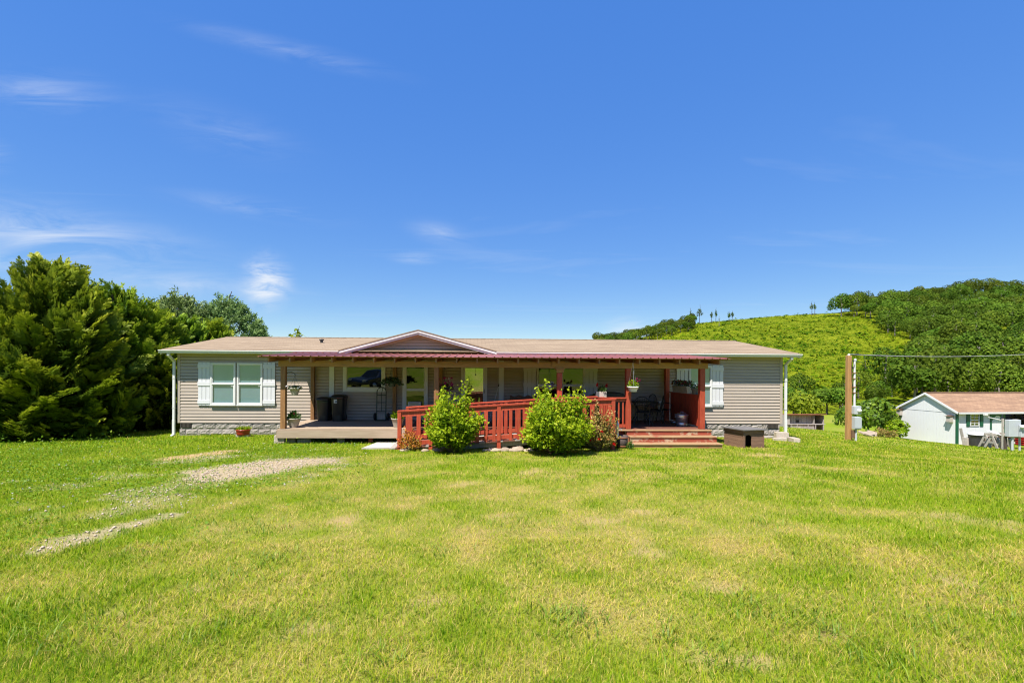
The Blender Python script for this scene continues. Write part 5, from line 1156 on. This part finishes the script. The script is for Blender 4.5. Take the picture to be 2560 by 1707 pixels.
# gable end of grooved boards
nbd = 18
for i in range(nbd):
    y0, y1 = i*DW/nbd+.004, (i+1)*DW/nbd-.004
    z1 = lambda y: WH+RISE*(1-abs(y-DW/2)/(DW/2))-.02
    base = -.05
    MB().add([(0, y0, base), (0, y1, base), (0, y1, 1.98), (0, y0, 1.98), (.025, y0, base), (.025, y1, base), (.025, y1, 1.98), (.025, y0, 1.98)], [(0, 3, 2, 1), (0, 1, 5, 4), (3, 7, 6, 2), (0, 4, 7, 3), (1, 2, 6, 5)]).build('board', 'shed_white', sw)
    pts = [(y0, 2.0), (y1, 2.0), (y1, z1(y1))]+([(DW/2, z1(DW/2))] if y0 < DW/2 < y1 else [])+[(y0, z1(y0))]
    MB().prism(pts, 'x', -.012, .02).build('board', 'shed_white', sw)
bx('inner_skin', 'mortar', sw, .026, .05, .01, DW-.01, 0, WH, False); MB().prism([(0.05, WH), (DW-.05, WH), (DW/2, WH+RISE-.06)], 'x', .026, .05).build('inner_skin', 'mortar', sw)
for i in range(24):   # grooved boards of the long side
    x0, x1 = .06+i*.14, .06+(i+1)*.14-.008
    if x1 < 3.42: bx('board', 'shed_white', sw, x0, x1, -.012, .009, -.02, WH, False)
for (x0, x1, y0, y1) in ((-.02, .08, -.022, -.0125), (-.024, -.0135, -.022, .09), (-.024, -.0135, DW-.08, DW+.01)): bx('corner_trim', 'green_trim', shed, x0, x1, y0, y1, -.04, WH-.02, False)
ov = .16; RT = WH+RISE
sr = MB()
for s, ye in ((-1, -ov*1.0), (1, DW+ov)):
    ze = WH-RISE*(ov/(DW/2)); q = [(-.14, ye, ze), (LW+.14, ye, ze), (LW+.14, DW/2, RT), (-.14, DW/2, RT)]; q2 = [(x_, y_, z_+.05) for x_, y_, z_ in q]
    sr.add(q2+[(x_, y_, z_+.02) for x_, y_, z_ in q], [(0, 1, 2, 3), (7, 6, 5, 4), (0, 4, 5, 1), (0, 3, 7, 4)])
sro = sr.build('roof', 'shingle_red', shed)
for s, ye in ((-1, -ov), (1, DW+ov)):
    ze = WH-RISE*(ov/(DW/2)); MB().bar((-.15, ye, ze-.03), (-.15, DW/2, RT-.03), .03, .12).build('rake_board', 'shed_white', sro)
bx('ridge_cap', 'shingle_red', sro, -.14, LW+.14, DW/2-.12, DW/2+.12, RT+.045, RT+.062, False)
bx('gutter', 'white', shed, -.1, LW+.1, -ov-.11, -ov-.002, WH-.16, WH-.06, False)
sc_ = LW/ LW
def sxp(px): # local x of a bearing on the long wall
    return (ax(px, Y)-SXc)
w0, w1 = sxp(2428), sxp(2453); zw0, zw1 = at(2440, 1065, Y).z-SZ0, at(2440, 1035, Y).z-SZ0
wn_ = MB(); e = .05; wn_.box(w0, w0+e, -.05, -.013, zw0, zw1).box(w1-e, w1, -.05, -.013, zw0, zw1).box(w0+e, w1-e, -.05, -.013, zw1-e, zw1).box(w0+e, w1-e, -.05, -.013, zw0, zw0+e).box(w0+e, w1-e, -.048, -.02, (zw0+zw1)/2-.03, (zw0+zw1)/2+.03)
wn_ = wn_.build('window', 'white', shed); mu = MB(); mu.box((w0+w1)/2-.012, (w0+w1)/2+.012, -.046, -.03, zw0+e, zw1-e)
for z in (zw0*.75+zw1*.25, zw0*.25+zw1*.75): mu.box(w0+e, w1-e, -.0455, -.03, z-.01, z+.01)
mu.build('muntin', 'white', wn_); bx('pane', 'glass_shed', wn_, w0+e, w1-e, -.028, -.026, zw0+e, zw1-e, False); bx('backing', 'dark', wn_, w0+e, w1-e, -.02, -.014, zw0+e, zw1-e, False)
for a, c in ((2418, 2427), (2455.5, 2464.5)):
    s = bx('shutter', 'green_trim', shed, sxp(a), sxp(c), -.045, -.0135, zw0-.03, zw1+.03, False); bx('shutter_frame', 'green_trim', s, sxp(a)+.02, sxp(c)-.02, -.055, -.0455, zw0+.03, zw1-.03, False)
d0, d1 = sxp(2484), sxp(2526)
for q in (d0, d1-.12): bx('door_trim', 'green_trim', shed, q, q+.12, -.04, -.013, -.02, 1.95, False)
bx('door_trim', 'green_trim', shed, d0+.12, d1-.12, -.04, -.013, 1.83, 1.95, False)
for s, xx in ((1, d0+.12), (-1, d1-.12)): MB().prism([(xx, 1.83), (xx+s*.30, 1.83), (xx, 1.5)], 'y', -.038, -.014).build('door_brace', 'green_trim', shed)
bx('floor', 'grey_wood', shed, .1, LW-.1, .1, DW-.1, .0, .05, False)
for xx, lab, px in ((0, '', 0),): pass
def birdhouse(loc, rz, label):
    t = thing('birdhouse', label, 'birdhouse', loc, rz, 'birdhouses under the shed eaves'); o = MB().box(-.13, .13, -.2, 0, 0, .34).build('box', 'planter_wood', t); MB().prism([(-.25, .36), (.02, .40), (.02, .425), (-.25, .385)], 'x', -.17, .17).build('roof', 'brown_wood', t); k = MB().lathe([(0, 0), (.03, 0)], (0, 0, 0), 10).build('entrance', 'dark', o); k.rotation_euler = (R(90), 0, 0); k.location = (0, -.202, .22)
Ms = Matrix.Translation((SXc, Y, SZ0)) @ Matrix.Rotation(R(5), 4, 'Z')
birdhouse(Ms @ Vector((-.03, .35, 1.42)), R(-88), 'grey wooden birdhouse at the near corner of the shed'); birdhouse(Ms @ Vector((-.03, DW-.12, 1.55)), R(-88), 'brown birdhouse at the far corner of the shed gable')
# things in front of the shed
def px_on(px, Y): x = ax(px, Y); return x, gzf(x, Y)
Yb = 10.6
x, z = px_on(2442, Yb); z = at(2442, 1116, Yb).z
t = thing('rain_barrel', 'dark grey ribbed barrel with a white lid against the shed', 'barrel', (x, Yb, z)); r = (ax(2457, Yb)-ax(2427, Yb))/2
MB().lathe([(0, 0), (r*.82, 0), (r*.86, .1), (r*.92, .45), (r*.97, .62), (r, .63), (r, .70), (0, .70)], (0, 0, 0), 22).build('body', 'plastic_dark', t)
for k in range(14): a = k*6.283/14; MB().tube([(math.cos(a)*r*.85, math.sin(a)*r*.85, .05), (math.cos(a)*r*.94, math.sin(a)*r*.94, .58)], .014, 5).build('rib', 'plastic_dark', t)
MB().lathe([(r*1.10, .70), (r*1.12, .74), (r*.9, .82), (r*.4, .87), (0, .88)], (0, 0, 0), 22).build('lid', 'white', t)
x, _ = px_on(2412, 11.2); z = at(2412, 1112, 11.2).z; t = thing('leaning_plank', 'grey plank standing upright against the shed wall', 'plank', (x, 11.2, z)); MB().bar((0, 0, -.05), (.02, .25, .98), .16, .04, (1, 0, 0)).build('board', 'grey_wood', t)
for i, (px, py, ww, hh, lab) in enumerate([(2421, 1112, .42, .30, 'lower yellowish timber block beside the barrel'), (2420, 1098, .36, .14, 'upper timber block stacked beside the barrel')]):
    x, _ = px_on(px, 10.9); z = at(px, 1112, 10.9).z+(.305 if i else 0); o = MB().box(-ww/2, ww/2, -.15, .15, -.02, hh).build('timber_block', 'planter_wood', None, bevel=.01); o.location = (x, 10.9, z); tag(o, lab, 'timber')
def sawhorse(px0, px1, py, Y, h, label):
    x0, x1 = ax(px0, Y), ax(px1, Y); z = at(px0, py, Y).z; t = thing('sawhorse', label, 'sawhorse', ((x0+x1)/2, Y, z)); q = (x1-x0)/2
    MB().bar((-q, 0, h), (q, 0, h), .10, .13).build('top_beam', 'grey_wood', t)
    for s in (-1, 1):
        for u in (-1, 1): MB().bar((s*q*.85, 0, h-.04), (s*q*.95, u*.32, -.03), .11, .05, (1, 0, 0)).build('leg', 'grey_wood', t)
        MB().bar((s*q*.9, -.2, .3), (s*q*.9, .2, .3), .04, .09).build('brace', 'grey_wood', t)
sawhorse(2462, 2492, 1119, 9.6, .78, 'weathered wooden sawhorse between barrel and meter box'); sawhorse(2478, 2516, 1119, 8.7, .70, 'second weathered sawhorse carrying the white dish')
# a heap of boards and firewood on it
t = thing('wood_pile', 'pile of split firewood stacked against the shed under the door', 'firewood', (ax(2497, 11.4), 11.4, at(2497, 1116, 11.4).z)); rr = random.Random(4)
for i in range(34):
    xx, zz2 = rr.uniform(-.75, .75), (i//9)*.15; MB().tube([(xx, -.28+rr.uniform(-.05, .05), zz2+.07), (xx+rr.uniform(-.08, .08), .3, zz2+.08)], rr.uniform(.05, .085), 6).build('log', rr.choice(['brown_wood', 'dog_wood', 'grey_wood', 'coop_wood']), t)
for i in range(4): bx('board', 'dog_wood', t, -.95+.1*i, .85+.04*i, -.32+.06*i, -.2+.06*i, .62+.06*i, .66+.06*i, False)
# satellite dish with its arm
Yd = 8.9; c = at(2487, 1078, Yd); t = thing('satellite_dish', 'white satellite dish reflector lying tilted on the sawhorse', 'satellite dish', (c.x, Yd, c.z)); b = MB(); b.lathe([(0, 0), (.15, .012), (.24, .04), (.33, .08), (.335, .09), (.24, .055), (0, .02)], (0, 0, 0), 26); o = b.build('reflector', 'pot_white', t); o.rotation_euler = (R(195), R(14), R(0))
a, e = at(2464, 1036, Yd), at(2502, 1050, Yd); t = thing('dish_arm', 'white feed arm of the dish pointing to the upper left', 'antenna arm', c); rel = lambda q: q-c
MB().tube([rel(a)+Vector((.02, 0, 0)), rel(a).lerp(rel(e), .18)+Vector((0, 0, -.10)), rel(a).lerp(rel(e), .55)+Vector((0, 0, -.05)), rel(e)], .028, 7).build('arm', 'pot_white', t); MB().obox(rel(a), (.18, .1, .08)).build('receiver', 'pot_white', t)
e2 = at(2507, 1035, Yd); e3 = at(2515, 1068, Yd); MB().tube([rel(e2), rel(e)+Vector((.05, 0, .1)), rel(e), rel(e3)], .03, 6).build('mount', 'iron', t); MB().obox(rel(e)+Vector((.12, 0, .05)), (.2, .12, .16), Matrix.Rotation(.5, 3, 'Y')).build('bracket', 'iron', t); MB().tube([rel(e3), (rel(e3).x+.05, 0, gzf(e3.x, Yd)-c.z-.05)], .03, 6).build('stand', 'grey_wood', t)
# meter pedestal
Yp = 7.4; x, z = px_on(2533, Yp); z = at(2533, 1127, Yp).z; t = thing('meter_pedestal', 'grey electric meter boxes mounted on posts at the right edge', 'meter box', (x, Yp, z))
X_ = lambda px: ax(px, Yp)-x
Z_ = lambda py: at(2533, py, Yp).z-z
bx('main_box', 'box_grey', t, X_(2518.5), X_(2547), -.12, .12, Z_(1091), Z_(1049), False, .012); s = bx('meter_box', 'box_grey', t, X_(2540), X_(2562), -.26, -.125, Z_(1091), Z_(1061), False, .012)
k = MB().lathe([(.09, 0), (.09, .05), (.075, .12), (0, .14)], (0, 0, 0), 16).build('meter', 'white', s); k.rotation_euler = (R(90), 0, 0); k.location = (X_(2540), -.26, Z_(1065))
bx('post', 'planter_wood', t, X_(2516), X_(2518), .13, .22, -.1, Z_(1047), False); bx('post', 'barrel', t, X_(2516.5), X_(2526), .13, .28, -.1, Z_(1091), False); bx('post', 'planter_wood', t, X_(2546), X_(2556.5), .13, .27, Z_(1095), Z_(1049), False)
for px, rr_ in ((2531.5, .055), (2550, .045)): MB().tube([(X_(px), 0, Z_(1091)), (X_(px), 0, -.1)], rr_, 10).build('conduit', 'box_grey', t)
MB().bar((X_(2536), .2, Z_(1098)), (X_(2544), .2, -.05), .1, .1).build('brace', 'planter_wood', t)
x, _ = px_on(2556, 10.2); z = at(2556, 1113, 10.2).z; t = thing('red_crate', 'bright red plastic crate at the shed opening', 'crate', (x+.1, 10.2, z)); b = MB(); hh = .62
for k in range(5): b.box(-.28, .28, -.2, .2, k*.13, k*.13+.06)
b.box(-.28, -.22, -.2, .2, 0, hh).box(.22, .28, -.2, .2, 0, hh); b.build('crate', 'red_plastic', t)

# ================================================================ coop behind the house
Yc = 23.5; p0, p1 = at(1976, 1083, Yc), at(2061, 1083, Yc); W_ = p1.x-p0.x; zc = p0.z-.05; Hc = at(1976, 1036, Yc).z-zc
coop = thing('chicken_coop', 'low weathered grey board coop with open bay behind the house', 'coop', (p0.x, Yc, zc)); bz = [.0, .30, .48, .70]
for i in range(9):
    x0 = W_*i/9*.70; bx('board', 'coop_wood', coop, x0+.01, x0+W_*.70/9-.01, 0, .04, 0, Hc*.50-.03, False); bx('board', 'coop_wood', coop, x0+.01, x0+W_*.70/9-.01, .30, .34, Hc*.52, Hc-.08, False)
bx('ledge', 'coop_wood', coop, -.25, W_+.05, -.06, .36, Hc*.50-.03, Hc*.50+.03, False); bx('end_wall', 'coop_wood', coop, -.45, -.02, .05, 1.6, 0, Hc-.06, False); bx('end_wall', 'coop_wood', coop, W_-.05, W_, .05, 1.6, 0, Hc-.08, False); bx('back_wall', 'barrel', coop, 0, W_-.06, 1.55, 1.6, 0, Hc-.1, False)
bx('divider', 'coop_wood', coop, W_*.70, W_*.70+.06, .05, 1.5, 0, Hc-.1, False); MB().prism([(-.12, Hc-.02), (1.8, Hc-.16), (1.8, Hc-.10), (-.12, Hc+.05)], 'x', -.4, W_+.12).build('roof', 'rust', coop)
for x0 in (0, W_*.18, W_*.5, W_*.72, W_*.95): bx('post', 'coop_wood', coop, x0, x0+.07, -.05, -.002, 0, Hc*.50-.031, False)
hd = bx('hatch', 'dark', coop, W_*.22, W_*.32, .28, .299, Hc*.58, Hc*.70, False); bx('hatch_frame', 'coop_wood', hd, W_*.20, W_*.37, .27, .299, Hc*.71, Hc*.75, False)
g = np.random.default_rng(12); b = MB(); n, m_ = 18, 9; vs = []
for j in range(m_+1):
    for i in range(n+1):
        u, v_ = i/n*2-1, j/m_*2-1; hgt = .34*max(0, 1-u*u)*max(0, 1-v_*v_)+.05*g.random(); vs.append((u*1.35, v_*.8, hgt-.05))
b.add(vs, [(j*(n+1)+i, j*(n+1)+i+1, (j+1)*(n+1)+i+1, (j+1)*(n+1)+i) for j in range(m_) for i in range(n)], True); o = b.build('dirt_mound', 'dirt_red'); q = at(2042, 1086, Yc-1.3); o.location = (q.x, Yc-1.3, gzf(q.x, Yc-1.3)); tag(o, 'mound of orange red earth in front of the coop', 'dirt mound')
q = at(2070, 1086, Yc-1.5); t = thing('metal_trough', 'small galvanised trough lying on the grass by the dirt mound', 'trough', (q.x, Yc-1.5, gzf(q.x, Yc-1.5)), .5); b = MB(); b.box(-.3, .3, -.2, -.17, 0, .26).box(-.3, .3, .17, .2, 0, .26).box(-.3, -.27, -.17, .17, 0, .26).box(.27, .3, -.17, .17, 0, .26).box(-.27, .27, -.17, .17, 0, .03); b.build('trough', 'steel', t).rotation_euler = (.5, 0, 0)
# slabs and rubble beside the large shrub
for i, (px, py, lab) in enumerate([(2164, 1092, 'grey slab leaning at the left of the rubble by the shrub'), (2180, 1086, 'pinkish flat slab lying by the large shrub'), (2200, 1090, 'tan slab half hidden by weeds near the shed')]):
    Yr = 11.8; q = at(px, py, Yr); o = MB().box(-.32, .32, -.25, .25, -.04, .06).build('stone_slab', 'stone', None, bevel=.02); o.location = (q.x, Yr+.3*i, gzf(q.x, Yr)+.12); o.rotation_euler = (.25, .28-.3*i, .4*i); tag(o, lab, 'slab')
shoots(ax(2212, 12.4), 12.4, .75, .55, 91, 170, .075, 'rose_leaf', 'weed_patch', 'dry looking weeds between the rubble and the shed', 'weeds', .7, .3, 30)

# ================================================================ car parked behind the photographer (seen in the picture window)
t = thing('parked_car', 'dark blue car parked on the grass, mirrored in the picture window', 'car', (-6.95, -18.4, gzf(-6.95, -18.4)+.02), R(-62)); S = .92
side = [(-2.2, .35), (-2.25, .62), (-2.1, .80), (-1.0, .95), (-.35, 1.42), (.6, 1.5), (1.55, 1.38), (2.1, .98), (2.2, .6), (2.15, .33)]
vs = []
for y, k in ((-.86, .0), (-.90, .5), (-.70, 1)):
    vs += [(x_*(1-.02*k), y if z_ < 1.0 else y*.80, z_) for x_, z_ in side]
vs2 = [(x_, -y_, z_) for x_, y_, z_ in vs[20:30]]+[(x_, -y_, z_) for x_, y_, z_ in vs[10:20]]
rings = [[(x_, -.86 if z_ < 1 else -.62, z_) for x_, z_ in side], [(x_, -.90 if z_ < 1 else -.60, z_+.0) for x_, z_ in side], [(x_, .90 if z_ < 1 else .60, z_) for x_, z_ in side]]
b = MB(); n = len(side); A_ = rings[1]; B_ = rings[2]; b.add(A_+B_, [tuple(range(n-1, -1, -1)), tuple(range(n, 2*n))]+[(i, (i+1) % n, (i+1) % n+n, i+n) for i in range(n)]); b.build('body', 'car_paint', t, bevel=.06)
for s in (-1, 1):
    MB().add([(-.85, s*.80, 1.0), (1.75, s*.80, 1.02), (1.4, s*.615, 1.36), (.5, s*.612, 1.45), (-.3, s*.615, 1.38)], [(0, 1, 2, 3, 4)]).build('side_window', 'glass_dark', t)
    for xx in (-1.4, 1.4):
        wv = MB().lathe([(.0, -.10), (.2, -.10), (.31, -.11), (.33, -.08), (.33, .08), (.31, .11), (.2, .10), (0, .10)], (0, 0, 0), 20).build('wheel', 'tyre', t); wv.rotation_euler = (R(90), 0, 0); wv.location = (xx, s*.82, .32); MB().lathe([(0, .115), (.19, .11), (.2, .09)], (0, 0, 0), 16).build('rim', 'aluminium', wv); MB().lathe([(0, -.115), (.19, -.11), (.2, -.09)], (0, 0, 0), 16).build('rim', 'aluminium', wv)
    MB().obox((-2.17, s*.62, .70), (.16, .36, .14)).build('headlight', 'pot_white', t)
MB().add([(-1.0, -.72, .965), (-1.0, .72, .965), (-.37, .58, 1.43), (-.37, -.58, 1.43)], [(0, 1, 2, 3)]).build('windshield', 'glass_dark', t)

# ================================================================ grass
def lawn_ok(x, y):
    ok = ~((x > -10.1) & (x < 11.0) & (y > -.03) & (y < 7.7)) & ~((x > PX0) & (x < PX1) & (y > PYF+.05) & (y < 0)) & ~((x > XL-.1) & (x < XR) & (y > RY0+.06) & (y < PYF))
    ok &= ~((x > sx0) & (x < sx1+.1) & (y > SY[3]) & (y < PYF))
    ok &= ~((x > -2.75) & (x < -1.7) & (y > -4.15) & (y < -3.0))
    return ok
g = np.random.default_rng(99); parts5, parts3 = [], []
for d0, d1, den, wd, hgt, seg in ((1.7, 3.2, 7600, .0032, .046, 2), (3.2, 5, 4600, .0042, .046, 2), (5, 8, 2200, .0062, .046, 1), (8, 13, 1000, .0095, .048, 1), (13, 20, 420, .015, .054, 1), (20, 34, 60, .035, .06, 1)):
    n = int(1.28*(d1*d1-d0*d0)*den); d = np.sqrt(g.uniform(d0*d0, d1*d1, n)); u = g.uniform(-1.28, 1.28, n); x = d*u+.03*d; y = -DIST+d
    k = lawn_ok(x, y) & (g.random(n) > .93*np.clip(gravel_mask(x, y)*1.15, 0, 1)) & (g.random(n) > .72*worn_mask(x, y)); x, y, d = x[k], y[k], d[k]; n = len(x)
    dry = dry_mask(x, y); lush = fbm(x*.9, y*.9, 55); hh = hgt*g.uniform(.55, 1.35, n)*(.65+.75*lush)*(1-.35*dry); w = wd*g.uniform(.7, 1.3, n)
    val = np.clip(.30+.40*dry+.19*g.normal(size=n)-.3*(lush-.5)+.42*(g.random(n) < .16)+.12*worn_mask(x, y), 0, 1)
    a = g.uniform(0, 6.283, n); lean = g.uniform(.15, 1.0, n)+1.1*dry*g.random(n); ca, sa = np.cos(a), np.sin(a); z = gz(x, y)-.004
    p = np.stack([x, y, z], 1); out = np.stack([ca*lean, sa*lean, np.ones(n)], 1); sd = np.stack([-sa, ca, np.zeros(n)], 1)*w[:, None]/2
    if seg == 2:
        mid = p+out*(hh*.55)[:, None]*np.array([.6, .6, 1]); tip = p+out*hh[:, None]*np.array([1.2, 1.2, .95])
        v = np.stack([p-sd, p+sd, mid+sd*.8, mid-sd*.8, tip], 1).reshape(-1, 3); b0 = np.arange(n)*5
        f = np.concatenate([np.stack([b0, b0+1, b0+2], 1), np.stack([b0, b0+2, b0+3], 1), np.stack([b0+3, b0+2, b0+4], 1)]); parts5.append((v, f, np.repeat(val, 5)))
    else:
        v = np.stack([p-sd, p+sd, p+out*hh[:, None]], 1).reshape(-1, 3); parts5.append((v, np.arange(3*n).reshape(n, 3), np.repeat(val, 3)))
v, f, a = join(parts5); tag(npmesh('grass', v, f, 'grass', None, a), 'short mown grass of the front lawn', 'grass', kind='stuff')
# coarse tufts
T = []
spots_t = [(620, 1430, .30, 70), (700, 1390, .25, 50), (1400, 1545, .22, 70), (1460, 1560, .16, 40), (530, 1585, .12, 25), (700, 1560, .2, 40), (150, 1600, .30, 80), (60, 1560, .3, 60), (830, 1250, .3, 40), (1000, 1240, .4, 50), (660, 1330, .35, 50), (570, 1320, .35, 40),
           (1850, 1510, .25, 50), (1950, 1560, .3, 60), (2060, 1570, .2, 50), (1920, 1310, .3, 40), (2430, 1390, .3, 40), (2300, 1560, .25, 40), (1790, 1660, .2, 50), (1300, 1310, .3, 40), (2200, 1660, .25, 50), (950, 1650, .2, 40), (350, 1380, .3, 50), (1320, 1400, .25, 30), (2050, 1400, .3, 40), (500, 1200, .3, 30), (390, 1210, .4, 30), (1110, 1380, .2, 30), (1660, 1590, .2, 40), (2480, 1500, .25, 40)]
for px, py, rad, n in spots_t:
    c = ground_at(px, py); n = int(n*1.5); x = c.x+g.normal(size=n)*rad*.6; y = c.y+g.normal(size=n)*rad*.6; z = gz(x, y); h = g.uniform(.04, .095, n); a = g.uniform(0, 6.283, n); lean = g.uniform(.3, 1.4, n)
    p = np.stack([x, y, z], 1); out = np.stack([np.cos(a)*lean, np.sin(a)*lean, np.ones(n)], 1); w = g.uniform(.005, .008, n); sd = np.stack([-np.sin(a), np.cos(a), 0*a], 1)*w[:, None]/2
    mid = p+out*(h*.5)[:, None]*np.array([.6, .6, 1]); tip = p+out*h[:, None]*np.array([1.25, 1.25, .85]); v = np.stack([p-sd, p+sd, mid+sd, mid-sd, tip], 1).reshape(-1, 3); b0 = np.arange(n)*5
    T.append((v, np.concatenate([np.stack([b0, b0+1, b0+2], 1), np.stack([b0, b0+2, b0+3], 1), np.stack([b0+3, b0+2, b0+4], 1)]), np.repeat(g.random(n), 5)))
v, f, a = join(T); tag(npmesh('grass_tufts', v, f, 'tuft', None, a), 'scattered tufts of coarse darker grass in the lawn', 'grass', kind='stuff')
# clover and weeds round the old drive and along the deck
n = 60000; x = g.uniform(-14, 1, n); y = g.uniform(-12, -1.4, n); left = sstep(-.3, -3.0, x-.35*(y+5)); fb = fbm(x*.8, y*.8, 71)
k = (g.random(n) < left*np.clip((fb-.36)*3.2, 0, 1)) & lawn_ok(x, y) & (g.random(n) > .85*gravel_mask(x, y)) & (g.random(n) > .8*worn_mask(x, y)); x, y = x[k], y[k]; n = len(x)
p = np.stack([x, y, gz(x, y)+g.uniform(.01, .05, n)], 1); s = g.uniform(.02, .05, n); v, f, a = leaves(p, unit(rand_unit(n, g)*np.array([1, 1, .35])), unit(rand_unit(n, g)*.5+np.array([0, 0, 1])), s, s*.8, np.clip(.4+.25*g.normal(size=n), 0, 1))
tag(npmesh('clover', v, f, 'clover', None, a), 'low clover and broad leaved weeds around the gravel drive', 'weeds', kind='stuff')
n = 900; x = g.uniform(-4.8, -2.2, n); y = g.uniform(-2.5, -2.0, n); p = np.stack([x, y, gz(x, y)+g.random(n)*.16], 1); s = g.uniform(.03, .06, n); v, f, a = leaves(p, unit(rand_unit(n, g)), rand_unit(n, g), s, s*.7, g.random(n)*.7); tag(npmesh('deck_weeds', v, f, 'plant', None, a), 'dark weeds growing under the front edge of the deck', 'weeds', kind='stuff')
n = 1500; x = g.uniform(-16.5, -10.6, n); y = g.uniform(-1.5, 5.5, n); k = (x < -11.6+.0*y) & (fbm(x, y, 83) > .5); x, y = x[k], y[k]; n = len(x); p = np.stack([x+.3, y-1.3-.2*x-2.6, 0*x], 1); p[:, 2] = gz(p[:, 0], p[:, 1])+g.random(n)*.22; s = g.uniform(.05, .1, n); v, f, a = leaves(p, unit(rand_unit(n, g)), rand_unit(n, g), s, s*.6, g.random(n)); tag(npmesh('hedge_weeds', v, f, 'clover', None, a), 'pale weeds along the foot of the cypress hedge', 'weeds', kind='stuff')
n = 420; x = g.uniform(-12, -2.5, n); y = g.uniform(-11.5, -1.6, n); k = (fbm(x*.7, y*.7, 91) > .5) & (sstep(-.3, -3.0, x-.35*(y+5)) > .4) & lawn_ok(x, y); x, y = x[k], y[k]; n = len(x); p = np.stack([x, y, gz(x, y)+.055], 1); ps = []
for k in range(5): s = g.uniform(.010, .018, n); ps.append(leaves(p, unit(rand_unit(n, g)+np.array([0, 0, .5])), rand_unit(n, g), s, s, g.random(n)))
v, f, a = join(ps); tag(npmesh('clover_flowers', v, f, 'petal_white', None, a), 'tiny white clover flower heads dotted over the left lawn', 'flowers', kind='stuff')
# gravel stones
n = 26000; x = g.uniform(-13, -2, n); y = g.uniform(-13, -3, n); k = g.random(n) < gravel_mask(x, y)**1.3*.9; x, y = x[k], y[k]; n = len(x); s = g.uniform(.008, .024, n)
oct_ = np.array([(1, 0, 0), (0, 1, 0), (-1, 0, 0), (0, -1, 0), (0, 0, .7), (0, 0, -.7)], float); of = np.array([(0, 1, 4), (1, 2, 4), (2, 3, 4), (3, 0, 4), (1, 0, 5), (2, 1, 5), (3, 2, 5), (0, 3, 5)])
v = (oct_[None]*(1+.5*(g.random((n, 6, 1))-.5))*s[:, None, None]); a = g.uniform(0, 6.283, n); c_, s_ = np.cos(a), np.sin(a); v = np.stack([v[..., 0]*c_[:, None]-v[..., 1]*s_[:, None], v[..., 0]*s_[:, None]+v[..., 1]*c_[:, None], v[..., 2]], -1)+np.stack([x, y, gz(x, y)+s*.4], 1)[:, None]
tag(npmesh('gravel', v.reshape(-1, 3), (of[None]+6*np.arange(n)[:, None, None]).reshape(-1, 3), 'gravel', None), 'pale crushed stone left from the old driveway', 'gravel', kind='stuff')
